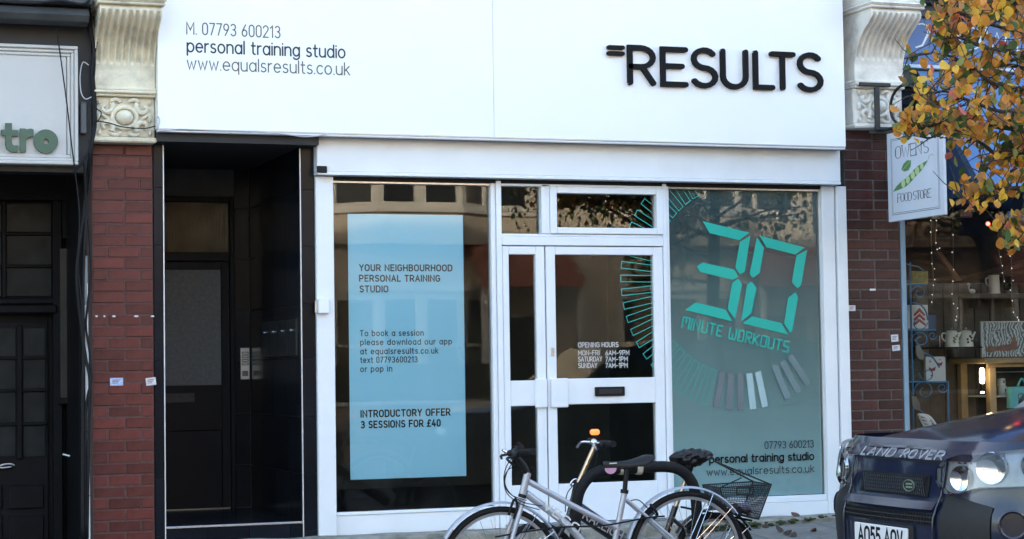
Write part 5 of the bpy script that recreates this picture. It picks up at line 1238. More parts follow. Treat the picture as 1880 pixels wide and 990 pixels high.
        for uu in (1.78, 2.6): MB().box(LC+uu-.1, LC+uu+.06, s*.905, s*.935, .9, .935, .008).build('door_handle', CPLAS, cr)
        MB().box(1.52, 1.62, s*.9, s*1.06, 1.1, 1.25, .03).build('door_mirror', CPLAS, cr)
        for xw in (.93, 3.48):
            MB().tube([(xw+.40*math.cos(math.pi*k/16), s*.91, .36+.40*math.sin(math.pi*k/16)) for k in range(17)], .035, 8).build('arch_flare', CPLAS, cr, smooth=True)
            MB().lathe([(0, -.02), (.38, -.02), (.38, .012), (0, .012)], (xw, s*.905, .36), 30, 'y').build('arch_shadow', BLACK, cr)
            wh = MB().lathe([(.2, -.1), (.31, -.105), (.345, -.09), (.352, 0), (.345, .09), (.31, .105), (.2, .1)], (xw, s*.83, .36), 36, 'y').build('wheel', TYRE, cr, smooth=40)
            rm = MB().lathe([(0, -.02), (.06, -.02), (.2, -.03), (.215, .0)], (0, 0, 0), 30, 'y')
            rim_ = MB()
            for k in range(5):
                a = 2*math.pi*k/5; d = Vector((math.cos(a), 0, math.sin(a))); t_ = Vector((-math.sin(a), 0, math.cos(a))); c_ = Vector((xw, s*.938, .36))
                rim_.prism([c_+d*.03+t_*.035, c_+d*.2+t_*.045, c_+d*.2-t_*.045, c_+d*.03-t_*.035], (0, -s*.02, 0))
            rim_.tube([(xw+.21*math.cos(2*math.pi*k/30), s*.935, .36+.21*math.sin(2*math.pi*k/30)) for k in range(30)], .014, 6, closed=True); rim_.build('rim', RIMM, wh, smooth=30)
    # number plate
    px_ = SU(0, .57).x-.02
    pl_ = MB().box(px_, px_+.012, -.26, .26, .513, .627, .004).build('number_plate', mat('plate_white', (.72, .73, .74), .4, var=.03), cr)
    t = MB(); text(t, 'AO55 AOV', (px_-.0006, .215, .531), (px_-.0006, -.215, .531), (0, 0, .077), (-1, 0, 0), .0160, gap=.26, sp=.42)
    t.build('lettering', VBLK, pl_, fix=False)
    MB().box(px_+.0125, px_+.06, -.29, .29, .50, .64, .006).build('plate_holder', CPLAS, cr)
    # cabin
    def sec(x, z): return (x, z)
    cabin = MB()
    pr_ = [(1.28, 1.12), (1.95, 1.62), (2.3, 1.68), (3.7, 1.70), (4.05, 1.62), (4.2, 1.0)]
    for s in (-1, 1): cabin.add([(x, s*(.83-.16*max(0, (z-1.0))/.7), z) for x, z in pr_]+[(1.28, s*.83, 1.0)], [tuple(range(7))])
    for (xa, za), (xb, zb) in zip(pr_[1:], pr_[2:]):
        wa, wb = .83-.16*(za-1)/.7, .83-.16*(zb-1)/.7; cabin.add([(xa, -wa, za), (xa, wa, za), (xb, wb, zb), (xb, -wb, zb)], [(0, 1, 2, 3)])
    cabin.add([(1.28, -.83, 1.0), (1.28, .83, 1.0), (1.28, .83, 1.12), (1.28, -.83, 1.12)], [(0, 1, 2, 3)])
    cabin.build('cabin', NAVYP, cr, smooth=30)
    DG = mat('car_glass', (.01, .012, .013), .05, coat=1.0)
    MB().prism([(1.28, -.78, 1.13), (1.28, .78, 1.13), (1.93, .67, 1.61), (1.93, -.67, 1.61)], (-.012, 0, .014)).build('windscreen', DG, cr)
    for s in (-1, 1):
        for a, b in ((1.62, 2.45), (2.52, 3.35), (3.42, 4.0)):
            za = 1.08; f2 = lambda x: min(1.58, 1.12+(x-1.42)*.72); q = [(a, za), (b, za), (b, f2(b)), (a, f2(a)) ] if a > 1.7 else [(a-.15, za), (b, za), (b, 1.58), (2.02, 1.58)]
            MB().prism([(x, s*(.835-.16*(z-1)/.7), z) for x, z in q], (0, s*.006, 0)).build('side_window', DG, cr)
    MB().tube([(1.27, -.6, 1.15), (1.5, -.1, 1.33)], .008, 6).build('wiper', CPLAS, cr)
    return cr
car = build_car('dark blue off-road car with a white number plate parked at the right edge')
PLT = CAM+ray(1615, 985)*(FOC/362)
car.location = (PLT.x+.02, PLT.y, PLT.z-.57)
car_z = PLT.z-.57

# ================================================================== bicycles and stand
SILV = mat('silver_bike_paint', (.40, .42, .47), .36, .35, var=.08, vscale=25, stain=(.3, .25, .2), sstain=.3, sscale=9); CHRB = mat('bike_chrome', (.72, .72, .74), .18, 1.0, var=.06); BRASS = mat('brass_stem', (.62, .46, .30), .28, .9, var=.12, vscale=20)
BKP = mat('black_bike_paint', (.014, .014, .016), .3, var=.2, coat=.5)
def wheel(root, c, ax, r, tyre_r, spokes, mg=None, mgm=None, a0=0, a1=180, side=None):
    # c hub; ax = forward direction of the wheel plane (unit); lateral = ax x z
    c = Vector(c); up = Vector((0, 0, 1)); lat = ax.cross(up).normalized()
    P_ = lambda rr, a, d=0: c+ax*(rr*math.cos(a))+up*(rr*math.sin(a))+lat*d
    wm = MB().tube([P_(r-tyre_r, 2*math.pi*k/56) for k in range(56)], tyre_r, 9, closed=True).build('wheel', RUBBER, root, smooth=True)
    ri = MB(); rr = r-2*tyre_r-.006
    for k in range(56):
        a, b = 2*math.pi*k/56, 2*math.pi*(k+1)/56
        q = [P_(rr+.008, a, -.011), P_(rr+.008, a, .011), P_(rr-.008, a, .009), P_(rr-.008, a, -.009)]; q2 = [P_(rr+.008, b, -.011), P_(rr+.008, b, .011), P_(rr-.008, b, .009), P_(rr-.008, b, -.009)]
        ri.add(q+q2, [(i, (i+1) % 4, 4+(i+1) % 4, 4+i) for i in range(4)])
    ri.build('rim', mat('alloy_wheel_rim', (.66, .67, .69), .3, .85), wm, smooth=40)
    sm = MB()
    for k in range(spokes):
        a = 2*math.pi*k/spokes; s = 1 if k % 2 else -1; off = .55*(1 if (k//2) % 2 else -1)
        sm.tube([P_(.022, a+off, s*.03), P_(rr-.006, a, s*.004)], .0013, 4, cap=False)
    sm.build('spokes', CHRB, wm); MB().tube([c-lat*.05, c-lat*.036, c+lat*.036, c+lat*.05], [.009, .022, .022, .009], 12).build('hub', CHRB, wm, smooth=40)
    if mg:
        m_ = MB()
        for k in range(28):
            a, b = R(a0+(a1-a0)*k/28), R(a0+(a1-a0)*(k+1)/28)
            pr_ = lambda t: [P_(mg-.012, t, -.026), P_(mg-.003, t, -.02), P_(mg, t, 0), P_(mg-.003, t, .02), P_(mg-.012, t, .026)]
            q = pr_(a)+pr_(b); m_.add(q, [(i, i+1, 6+i, 5+i) for i in range(4)])
        m_.build('mudguard', mgm, root, smooth=True, fix=False)
        st_ = MB()
        for a in (R(a0+8), R(a0+30)) if a0 < 60 else (R(a1-8), R(a1-30)):
            for s in (-1, 1): st_.tube([P_(.01, a, s*.045), P_(mg-.01, a, s*.027)], .0022, 5)
        st_.build('mudguard_stay', CHRB, root)
    return wm
def saddle(root, tip, tail, wid, m, name='saddle', hgt=.06, cover=False):
    tip, tail = Vector(tip), Vector(tail); ax = (tail-tip); L_ = ax.length; ax.normalize(); lat = ax.cross(Vector((0, 0, 1))).normalized(); up = Vector((0, 0, 1))
    def f(u, v):
        w_ = wid*(.16+.84*max(0, (u-.15)/.85)**1.6)*(1 if u < .9 else 1-(u-.9)*3.2)
        w_ = max(w_, .012); a = -math.pi/2*1.15+v*math.pi*1.15; h_ = hgt*(.5+.65*max(0, u)**1.3)*(1 if u < .82 else max(.3, 1-((u-.82)/.2)**2))
        p = tip+ax*(L_*u)+lat*(w_/2*math.sin(a))+up*(h_*(math.cos(a)-.72)+.004*u-.016*math.sin(math.pi*min(1, u*1.1)))
        if cover: p += up*(.006*math.sin(u*23+v*9)+.005*math.sin(v*31+u*7))-up*(.012 if v in (0, 1) else 0)+lat*.006*math.sin(u*31)
        return p
    g = MB(); g.grid(f, 26, 16)
    def bot(u, v): p0 = f(u, 0); p1 = f(u, 1); return p0.lerp(p1, v)-up*(.0)
    g.grid(bot, 26, 2); return g.build(name, m, root, smooth=60)

# silver hybrid in front of the stand
B1 = Vector((-.085, -3.03, 0)); hubR = CAM+ray(1262, 1016)*(FOC/331); hubF = CAM+ray(919, 1046)*(FOC/341)
gz = hubR.z-.345; ax = Vector((hubR.x-hubF.x, hubR.y-hubF.y, 0)).normalized()      # from front to rear
bk = thing('silver_bicycle', 'silver hybrid bicycle with black saddle leaning on the black stand', 'bicycle', ((hubR.x+hubF.x)/2, (hubR.y+hubF.y)/2, gz))
lat = ax.cross(Vector((0, 0, 1))).normalized()
if lat.y > 0: lat = -lat                                  # towards the camera
def bp(px, py, d=0.0):     # point of the bicycle's middle plane
    n_ = lat; o = hubR; dr_ = ray(px, py); t_ = (o-CAM).dot(n_)/dr_.dot(n_); return CAM+dr_*t_+lat*d
wheel(bk, hubF, ax, .34, .0165, 32, .366, SILV, 25, 150); wheel(bk, hubR, ax, .345, .0165, 32, .372, SILV, 35, 165)
ht, hb = bp(969, 868), bp(958, 912); crown = bp(956, 922)
bb_ = bp(1118, 1046); st_top = bp(1147, 902)
TB = lambda nm, pts, r_, m_=SILV, n=12: MB().tube(pts, r_, n).build(nm, m_, bk, smooth=40)
TB('head_tube', [ht, hb], .02); TB('head_collar', [bp(960, 908), bp(958, 914)], .023, BLACK)
TB('top_tube', [bp(970, 884), bp(1052, 929), bp(1136, 972)], .0165); TB('down_tube', [bp(966, 906), bp(1040, 962), bb_], .021); TB('seat_tube', [st_top, bb_], .0165); TB('seat_clamp', [bp(1147, 899), bp(1146, 906)], .022, BLACK)
for s in (-1, 1):
    TB('fork_blade', [crown+lat*s*.03, crown.lerp(hubF, .5)+lat*s*.052-ax*.004, hubF+lat*s*.052], [.014, .012, .008]); TB('seat_stay', [bp(1149, 917)+lat*s*.02, hubR+lat*s*.062], .0085); TB('chain_stay', [bb_+lat*s*.03, hubR+lat*s*.062], .009)
TB('fork_crown', [crown+lat*.034, crown-lat*.034], .017)
TB('seat_post', [st_top, bp(1150, 862)], .0135, BLACK)
sdl = saddle(bk, bp(1106, 849), bp(1195, 838), .17, mat('saddle_vinyl', (.010, .010, .011), .45, spec=.3, var=.2), 'saddle', .042)
c_ = bp(1124, 844); t = MB(); 
t.add([bp(1117, 850)+lat*.016, bp(1130, 849)+lat*.022, bp(1130, 851)+lat*.022, bp(1117, 852)+lat*.016], [(0, 1, 2, 3)]); t.build('saddle_mark', WVINYL, sdl, fix=False)
MB().tube(curve([bp(1120, 853), bp(1140, 860), bp(1160, 861), bp(1182, 850)], 4), .004, 6).build('saddle_rail', BLACK, bk)
MB().box(0, 0, 0, 0, 0, 0); TB('saddle_clamp', [bp(1150, 856)+lat*.02, bp(1150, 856)-lat*.02], .017, BLACK)
# stem, bar, grips, levers
TB('stem', [bp(968, 870), bp(962, 856), bp(948, 838)], [.018, .019, .016], BLACK); bc = bp(946, 836)
LB = mat('bar_black', (.010, .010, .011), .5, spec=.25)
vd = Vector((bc.x-CAM.x, bc.y-CAM.y, 0)).normalized(); vd = (vd+Vector((-.10, 0, 0))).normalized(); latb = -vd; axb = Vector((-latb.y, latb.x, 0))      # front wheel steered a little
if axb.dot(ax) < 0: axb = -axb
TB('handlebar', curve([bc+latb*.30+axb*.06+Vector((0, 0, .03)), bc+latb*.13+Vector((0, 0, .015)), bc, bc-latb*.13+Vector((0, 0, .015)), bc-latb*.30+axb*.06+Vector((0, 0, .03))], 5), .0125, LB)
for s in (-1, 1):
    g0 = bc+latb*s*.19+axb*.012+Vector((0, 0, .022)); g1 = bc+latb*s*.31+axb*.062+Vector((0, 0, .031)); TB('grip', [g0, g1], .0175, RUBBER)
    TB('brake_lever', curve([bc+latb*s*.15-axb*.01, bc+latb*s*.17-axb*.06+Vector((0, 0, -.008)), bc+latb*s*.27-axb*.05+Vector((0, 0, -.028))], 4), .007, LB); MB().ball(bc+latb*s*.14-axb*.012+Vector((0, 0, .005)), .024, .022, .02, 10, 7).build('shifter', LB, bk, smooth=True)
TB('bar_end', curve([bp(950, 838), bp(954, 822), bp(951, 812)], 4), .011, RUBBER)
TB('bell', [bp(929, 830), bp(922, 826)], [.012, .006], CHRB)
for pts in ([(936, 838), (924, 858), (920, 880), (926, 905), (950, 924), (985, 935)], [(940, 843), (926, 866), (922, 890), (934, 908), (962, 918)], [(942, 856), (928, 862), (921, 880), (930, 903), (955, 921), (990, 928)]):
    TB('brake_cable', curve([bp(x, y, .05) for x, y in pts], 6), .0026, LB, 6)
TB('front_brake', curve([bp(931, 945, .03), bp(935, 928, .04), bp(941, 916, .04), bp(946, 930, .04), bp(940, 952, .03)], 4), .007, BLACK); TB('rear_brake', curve([bp(1190, 925, .03), bp(1197, 935, .04), bp(1203, 945, .03), bp(1196, 952, .03)], 4), .008, BLACK)
TB('lock_cable', curve([bp(905, 985, .04), bp(1010, 968, .05), bp(1100, 964, .05), bp(1180, 950, .05), bp(1215, 947, .04)], 6), .005, DKW, 6)
TB('rear_cable', curve([bp(1152, 920, .02), bp(1170, 918, .02), bp(1188, 935, .03), bp(1200, 945, .03)], 5), .003, DKW, 6)
TB('crank', [bb_+lat*.05, bb_+lat*.07+Vector((.1, 0, -.12))], .011, BLACK); MB().lathe([(0, -.003), (.09, -.003), (.09, .003), (0, .003)], (0, 0, 0), 24, 'y'); 
TB('pedal', [bb_+lat*.07+Vector((.1, 0, -.12)), bb_+lat*.16+Vector((.1, 0, -.12))], .02, BLACK)
t = MB(); q0, q1 = bp(994, 932), bp(1058, 978)
upv = (bp(1000, 920)-q0); text(t, 'VECO', q0+lat*.0245, q1+lat*.0245, upv*1.0, lat, .0085, gap=.26); t.build('lettering', WVINYL, bk, fix=False)
# black stand
HYY = (hubR.y+.35)
hz = lambda x, y: at(x, y, HYY)
sp_ = [hz(1058, 1100), hz(1056, 985), hz(1058, 930), hz(1066, 898), hz(1085, 874), hz(1115, 862), hz(1170, 859), hz(1222, 857), hz(1250, 864), hz(1268, 882), hz(1277, 910), hz(1281, 985), hz(1284, 1100)]
cs = thing('cycle_stand', 'black rubber coated hoop stand with a pink sticker', 'cycle stand', (sp_[6].x, HYY, pz(sp_[6].x, HYY)))
for q in (sp_[0], sp_[-1]): q.z = pz(q.x, HYY)-.01
MB().tube(curve(sp_, 6), .032, 14).build('hoop', RUBBER, cs, smooth=True)
PINK = mat('pink_sticker', (.62, .30, .42), .6, var=.15, vscale=40); TAPE = mat('old_tape', (.42, .38, .28), .8, var=.3, vscale=30)
cc = hz(1117, 863); pk = MB(); pk.add([cc+Vector((.036*math.cos(R(a)), -.0335, .012+.034*math.sin(R(a)))) for a in range(180, 361, 15)], [tuple(range(13))]); pk.build('pink_sticker', PINK, cs, fix=False)
for x in (1141, 1172): MB().tube([hz(x-5, 861), hz(x+5, 861)], .0345, 12).build('tape_band', TAPE, cs, smooth=40)
for q in (sp_[0], sp_[-1]): MB().lathe([(0, 0), (.07, 0), (.07, .012), (.036, .014)], (q.x, q.y, pz(q.x, HYY)+.002), 18).build('base_plate', IRON, cs)

# black folding bicycle behind the stand
hR2 = CAM+ray(1312, 1020)*(FOC/317); hF2 = CAM+ray(986, 1040)*(FOC/324)
r2_ = .25; ax2 = Vector((hR2.x-hF2.x, hR2.y-hF2.y, 0)).normalized(); lat2 = ax2.cross(Vector((0, 0, 1))).normalized()
if lat2.y > 0: lat2 = -lat2
b2 = thing('black_folding_bicycle', 'black folding bicycle with tall brass stem and rear mesh basket behind the stand', 'bicycle', ((hR2.x+hF2.x)/2, (hR2.y+hF2.y)/2, hR2.z-r2_))
def cp(px, py, d=0.0):
    dr_ = ray(px, py); t_ = (hR2-CAM).dot(lat2)/dr_.dot(lat2); return CAM+dr_*t_+lat2*d
wheel(b2, hF2, ax2, r2_, .02, 28); wheel(b2, hR2, ax2, r2_, .02, 28, .275, BKP, 30, 150)
TC = lambda nm, pts, r_, m_=BKP, n=12: MB().tube(pts, r_, n).build(nm, m_, b2, smooth=40)
TC('head_tube', [cp(1056, 905), cp(1046, 945)], .02); TC('stem_post', [cp(1060, 890), cp(1092, 818)], .0135, BRASS); TC('stem_hinge', [cp(1056, 905), cp(1061, 886)], .021, BLACK); TC('hinge_lever', curve([cp(1066, 884), cp(1056, 880), cp(1048, 887), cp(1050, 893)], 4), .006, CHRB)
bb2 = cp(1185, 1020)
TC('main_tube', [cp(1050, 928), cp(1105, 966), bb2], .044); TC('seat_tube', [cp(1240, 930), cp(1205, 1035)], .018); TC('seat_post', [cp(1266, 862), cp(1240, 932)], .0135, BRASS)
for s in (-1, 1): TC('fork_blade', [cp(1047, 945)+lat2*s*.03, hF2+lat2*s*.05], [.013, .009]); TC('chain_stay', [cp(1205, 1030)+lat2*s*.02, hR2+lat2*s*.055], .01); TC('seat_stay', [cp(1232, 950)+lat2*s*.02, hR2+lat2*s*.055], .008)
t = MB(); q0, q1 = cp(1066, 950), cp(1134, 990); text(t, 'RALEIGH', q0+lat2*.046, q1+lat2*.046, (cp(1073, 936)-q0), lat2, .0085, gap=.24); t.build('lettering', mat('silver_decal', (.42, .43, .45), .4, .5), b2, fix=False)
bc = cp(1094, 813)
TC('handlebar', [bc+lat2*.24+ax2*.03, bc, bc-lat2*.24+ax2*.03], .0125, LB)
for s in (-1, 1):
    TC('grip', [bc+lat2*s*.14+ax2*.018, bc+lat2*s*.25+ax2*.032], .018, RUBBER); TC('brake_lever', curve([bc+lat2*s*.1, bc+lat2*s*.13-ax2*.05, bc+lat2*s*.2-ax2*.055+Vector((0, 0, -.03))], 4), .007, CHRB)
MB().ball(bc+lat2*.1+Vector((.01, 0, -.01)), .03, .028, .028, 10, 7).build('shifter', LB, b2, smooth=True); MB().ball(bc+lat2*.06-ax2*.03+Vector((0, 0, .006)), .022, .02, .02, 10, 7).build('bell', CHRB, b2, smooth=True)
o_ = cp(1092, 794); 
ol = MB().box(o_.x-.026, o_.x+.026, o_.y-.02, o_.y+.02, o_.z-.015, o_.z+.018, .01).build('bar_light', mat('orange_light', (.85, .16, .05), .35, emit=(1, .15, .03), estr=.35), b2); TC('light_bracket', [o_-Vector((0, 0, .012)), bc], .008, BLACK)
TC('brake_cable', curve([cp(1090, 818), cp(1096, 840), cp(1088, 862), cp(1070, 880), cp(1060, 910)], 6), .003, LB, 6); TC('brake_cable', curve([cp(1086, 822), cp(1070, 870), cp(1042, 905), cp(1038, 940)], 6), .003, LB, 6)
CVR = mat('crumpled_cover', (.009, .009, .010), .36, spec=.35, var=.25, bump=.35, bscale=22)
def cover(u, v):
    a = 2*math.pi*v; t_ = -1+2*u; w_ = max(0, 1-abs(t_)**2.2)**.62
    cr_ = 1+.10*math.sin(a*5+t_*7)+.08*math.sin(a*9-t_*11)+.05*math.sin(t_*23)
    zz = math.sin(a); zz = zz*(.9 if zz > 0 else 1.25-.3*t_)
    return cp(1269, 838)+ax2*(.135*t_)+lat2*(.085*w_*math.cos(a)*cr_)+Vector((0, 0, .046*w_*zz*cr_+.006*t_))
MB().grid(cover, 40, 36).build('saddle_cover', CVR, b2, smooth=True)
MB().tube([cp(1262, 850), cp(1263, 862), cp(1262, 876)], [.05, .03, .017], 12).build('cover_gather', CVR, b2, smooth=True)
TC('rack_bar', [cp(1255, 932, .05), cp(1375, 955, .05)], .006, BLACK, 8); TC('rack_bar', [cp(1255, 932, -.05), cp(1375, 955, -.05)], .006, BLACK, 8)
# mesh basket on the rack
MESHM = glassmat('dark_wire_mesh', (.30, .31, .32), 1.05)
kb = thing('bicycle_basket', 'black wire mesh basket behind the covered saddle', 'basket', tuple(cp(1350, 945)))
tl, tr, bl, br = cp(1306, 893), cp(1399, 887), cp(1318, 935), cp(1376, 950); D_ = lat2*.15
ku = MB(); KW = mat('basket_wire', (.012, .012, .013), .5)
def kq(a, b): return [a+D_, a-D_]
for a, b in ((tl, tr), (bl, br), (tl, bl), (tr, br)):
    for s in (1, -1): ku.tube([a+D_*s, b+D_*s], .0045, 6)
for a in (tl, tr, bl, br): ku.tube([a+D_, a-D_], .0045, 6)
ku.build('rim', KW, kb)
km = MB()
def face(a, b, c_, d, n1, n2):
    for i in range(1, n1): u = i/n1; km.tube([a.lerp(b, u), d.lerp(c_, u)], .0017, 3, cap=False)
    for i in range(1, n2): u = i/n2; km.tube([a.lerp(d, u), b.lerp(c_, u)], .0017, 3, cap=False)
for s in (1, -1): face(tl+D_*s, tr+D_*s, br+D_*s, bl+D_*s, 26, 15)
face(tl+D_, tl-D_, bl-D_, bl+D_, 26, 14); face(tr+D_, tr-D_, br-D_, br+D_, 26, 14); face(bl+D_, bl-D_, br-D_, br+D_, 22, 20)
km.build('wire_mesh', KW, kb)['kind'] = 'stuff'
lid = MB(); ap = cp(1318, 845)
lid.tube([cp(1312, 847), tr+D_*.9], .005, 6); lid.tube([cp(1312, 847), tr-D_*.9], .005, 6); lid.tube([cp(1306, 893)+D_, cp(1345, 875)+D_], .004, 6); lid.build('carry_handle', KW, kb)
MB().tube([cp(1336, 893, .155), cp(1366, 892, .155), cp(1365, 905, .155), cp(1335, 905, .155)], .006, 6, closed=True).build('name_frame', KW, kb)
lt = MB()
for k in range(60):
    c_ = bl.lerp(br, random.uniform(.08, .92))+lat2*random.uniform(-.12, .12)+Vector((0, 0, random.uniform(.012, .05))); s = random.uniform(.015, .03); a = random.uniform(0, 6.28)
    lt.add([c_+Vector((s*math.cos(a+t_), s*math.sin(a+t_)*.8, random.uniform(-.012, .012))) for t_ in (0, 1.3, 2.6, 3.6, 5)], [(0, 1, 2, 3, 4)])
tag(lt.build('basket_litter', mat('brown_litter', (.10, .06, .04), .8, var=.5, vscale=30), fix=False), 'dead brown leaves lying in the wire mesh basket', 'leaves', kind='stuff')
tag(MB().ball(bl.lerp(br, .72)+lat2*.08+Vector((0, 0, .05)), .035, .035, .028, 10, 7).build('crumpled_paper', mat('purple_paper', (.40, .36, .46), .6, var=.4, vscale=30, bump=.5), smooth=True), 'crumpled pale purple wrapper in the mesh basket', 'wrapper')
# ================================================================== trees
def proj(P):
    v = Vector(P)-CAM; z = v.dot(FW); return 940+FOC*v.dot(RT)/z, 495-FOC*v.dot(UP)/z
LEAFS = [mat('leaf_gold', (.82, .50, .06), .5, var=.25, vscale=30, trans=.4), mat('leaf_amber', (.76, .33, .06), .5, var=.25, vscale=30, trans=.4), mat('leaf_brown', (.42, .22, .07), .55, var=.3, vscale=30, trans=.35),
         mat('leaf_olive', (.24, .24, .05), .5, var=.3, vscale=30, trans=.35), mat('leaf_green', (.07, .13, .03), .45, var=.3, vscale=30, trans=.35), mat('leaf_pink', (.66, .18, .13), .5, var=.25, vscale=30, trans=.4)]
LW = [24, 30, 17, 13, 12, 4]
BARK = mat('grey_bark', (.055, .047, .04), .9, var=.35, vscale=12, bump=.5, bscale=40)
LSH = [(0, 0), (.22, .16), (.40, .34), (.44, .55), (.34, .78), (.14, .94), (0, 1.0), (-.14, .94), (-.34, .78), (-.44, .55), (-.40, .34), (-.22, .16)]
def leafgeo(curl):
    vs = [Vector((x*.95, y-.0, -curl*abs(x)*1.1-curl*.5*(y-.5)**2)) for x, y in LSH]+[Vector((0, .35, 0)), Vector((0, .7, -.02))]
    fs = [(0, 1, 12), (1, 2, 12), (2, 3, 12), (3, 13, 12), (3, 4, 13), (4, 5, 13), (5, 6, 13), (6, 7, 13), (7, 8, 13), (8, 9, 13), (9, 12, 13), (9, 10, 12), (10, 11, 12), (11, 0, 12)]
    return vs, fs
LG = [leafgeo(c) for c in (.25, .6, -.45)]
rnd = random.Random(11)
def allowed(x, y):
    if x < 1640 or y > 470: return False
    if x < 1652 and not 150 < y < 260: return rnd.random() < .12
    if x < 1690 and y < 75: return False
    if x < 1735 and y > 258: return rnd.random() < .03
    if x < 1830 and y > 400: return rnd.random() < .04
    if x < 1765 and y > 300: return rnd.random() < .25
    if x < 1712 and y < 95: return rnd.random() < .35
    if 1770 < x < 1850 and 265 < y < 310: return rnd.random() < .35
    if 1690 < x < 1760 and 100 < y < 130: return rnd.random() < .6
    if 1790 < x < 1880 and 60 < y < 108: return rnd.random() < .45
    if 1665 < x < 1740 and 130 < y < 180: return rnd.random() < .55
    if 1800 < x < 1870 and 130 < y < 180: return rnd.random() < .5
    return rnd.random() < .84
LIMBS = [([(1990, 300), (1900, 248), (1820, 232), (1740, 224), (1690, 236), (1655, 232)], -2.75), ([(1985, 210), (1880, 168), (1820, 152), (1775, 118), (1720, 98), (1660, 108)], -2.45),
 ([(1985, 110), (1880, 62), (1800, 40), (1750, 22), (1712, 48)], -2.9), ([(1995, 390), (1890, 348), (1830, 350), (1785, 366), (1755, 352)], -2.6), ([(2000, 450), (1920, 430), (1880, 438), (1862, 446)], -2.8),
 ([(1920, 255), (1850, 292), (1800, 262), (1755, 240), (1705, 255)], -2.3), ([(1990, 250), (1900, 200), (1840, 205), (1780, 185), (1735, 168), (1690, 175)], -3.0), ([(1985, 60), (1890, 10), (1820, -5), (1760, 5)], -2.5),
 ([(1990, 330), (1890, 300), (1850, 275), (1815, 300), (1790, 330)], -2.5), ([(1985, 150), (1900, 110), (1850, 95), (1800, 85), (1760, 70), (1715, 75)], -2.75), ([(1985, 180), (1890, 130), (1840, 120), (1790, 135), (1740, 132)], -2.35), ([(1990, 30), (1880, -20), (1800, 12), (1740, 30)], -2.7)]
TY = -2.65; tb0 = at(2010, 900, TY); tx = tb0.x; tzb = pz(tx, TY)
tr = thing('autumn_street_tree', 'autumn street tree with orange and yellow leaves hanging in from the right edge', 'tree', (tx, TY, tzb))
trk = curve([(tx, TY, tzb-.05), (tx+.03, TY, tzb+.9), (tx-.02, TY+.02, tzb+1.8), (tx+.04, TY-.02, tzb+2.9), (tx, TY, tzb+4.4)], 6)
MB().tube(trk, [.09-.0026*k for k in range(len(trk))], 12).build('trunk', BARK, tr, smooth=True)
spots = []; lm = MB()
for pts, Y in LIMBS:
    n_p = len(pts); P_ = curve([at(x, y, TY+(Y-TY)*min(1, i/2)+rnd.uniform(-.08, .08)*(i > 0)) for i, (x, y) in enumerate(pts)], 6)
    P_[0] = Vector((tx, TY, P_[0].z)) if pts[0][0] > 1950 else P_[0]
    lm.tube(P_, [.016*(1-.82*k/len(P_))+.0012 for k in range(len(P_))], 7)
    for k in range(4, len(P_)):
        for r_ in range(3):
            d = Vector((rnd.uniform(-1, .6), rnd.uniform(-1, 1), rnd.uniform(-.75, .8))).normalized(); L_ = rnd.uniform(.06, .26); e = P_[k]+d*L_
            x, y = proj(e)
            if not allowed(x, y) and x < 1885: continue
            m_ = P_[k].lerp(e, .55)+Vector((0, 0, rnd.uniform(-.015, .02))); lm.tube([P_[k], m_, e], [.0045, .003, .0018], 5, cap=False)
            for q in range(rnd.randint(2, 5)): spots.append((e.lerp(P_[k], rnd.uniform(0, .5))+Vector((rnd.uniform(-.05, .05), rnd.uniform(-.06, .06), rnd.uniform(-.055, .04))), True))
# rest of the crown, beyond the edge of the picture
for k in range(26):
    a = rnd.uniform(0, 6.28); z0 = tzb+rnd.uniform(2.2, 4.4); L_ = rnd.uniform(.7, 1.3); s0 = Vector((tx, TY, z0)); d = Vector((abs(math.cos(a))*.8+.1 if rnd.random() < .75 else math.cos(a)*.3, math.sin(a)*.8, rnd.uniform(.1, .9)))
    if z0+d.z*L_ < 3.9 and d.x < 0: continue
    P_ = [s0, s0+d*L_*.5+Vector((0, 0, .08)), s0+d*L_]; lm.tube(P_, [.016, .009, .003], 6)
    for q in range(46):
        e = s0.lerp(P_[2], rnd.uniform(.25, 1.05))+Vector((rnd.gauss(0, .17), rnd.gauss(0, .17), rnd.gauss(0, .15)))
        if proj(e)[0] > 1890 or proj(e)[1] < -12: spots.append((e, False))
lm.build('limbs', BARK, tr, smooth=True)
def leafmat(P, vis):
    x, y = proj(P)
    if vis and x < 1700 and 140 < y < 175 and rnd.random() < .6: return rnd.choice((3, 4, 4))
    if vis and 30 < y < 65 and 1730 < x < 1800 and rnd.random() < .35: return 5
    if vis and x < 1680 and 170 < y and rnd.random() < .4: return 1
    return rnd.choices(range(6), LW)[0]
meshes = {}
for i, (vs, fs) in enumerate(LG):
    for j, m_ in enumerate(LEAFS):
        me = bpy.data.meshes.new('leaf'); me.from_pydata(vs, [], fs); me.materials.append(m_); me.polygons.foreach_set('use_smooth', [True]*len(fs)); meshes[i, j] = me
crown = MB(); cand = []
for P, vis in spots:
    x, y = proj(P); inview = x < 1884 and -5 < y
    if inview and not allowed(x, y): continue
    rot = Matrix.Rotation(rnd.uniform(0, 6.28), 3, 'Z') @ Matrix.Rotation(rnd.uniform(.2, 2.0), 3, 'X') @ Matrix.Rotation(rnd.uniform(-.8, .8), 3, 'Y')
    s = rnd.uniform(.046, .080); cand.append((inview, s, P, rot, rnd.randrange(3), leafmat(P, vis)))
vis_l = sorted([c for c in cand if c[0]], key=lambda c: -c[1]); solo = vis_l[:300]; rest = vis_l[300:]+[c for c in cand if not c[0]]
fol = None
for inv, s, P, rot, g_, mi_ in rest:
    vs, fs = LG[g_]; crown.cur = mi_; crown.add([P+rot @ (v*s) for v in vs], fs)
fol = crown.build('crown', LEAFS, tr, smooth=True, fix=False); fol['kind'] = 'stuff'
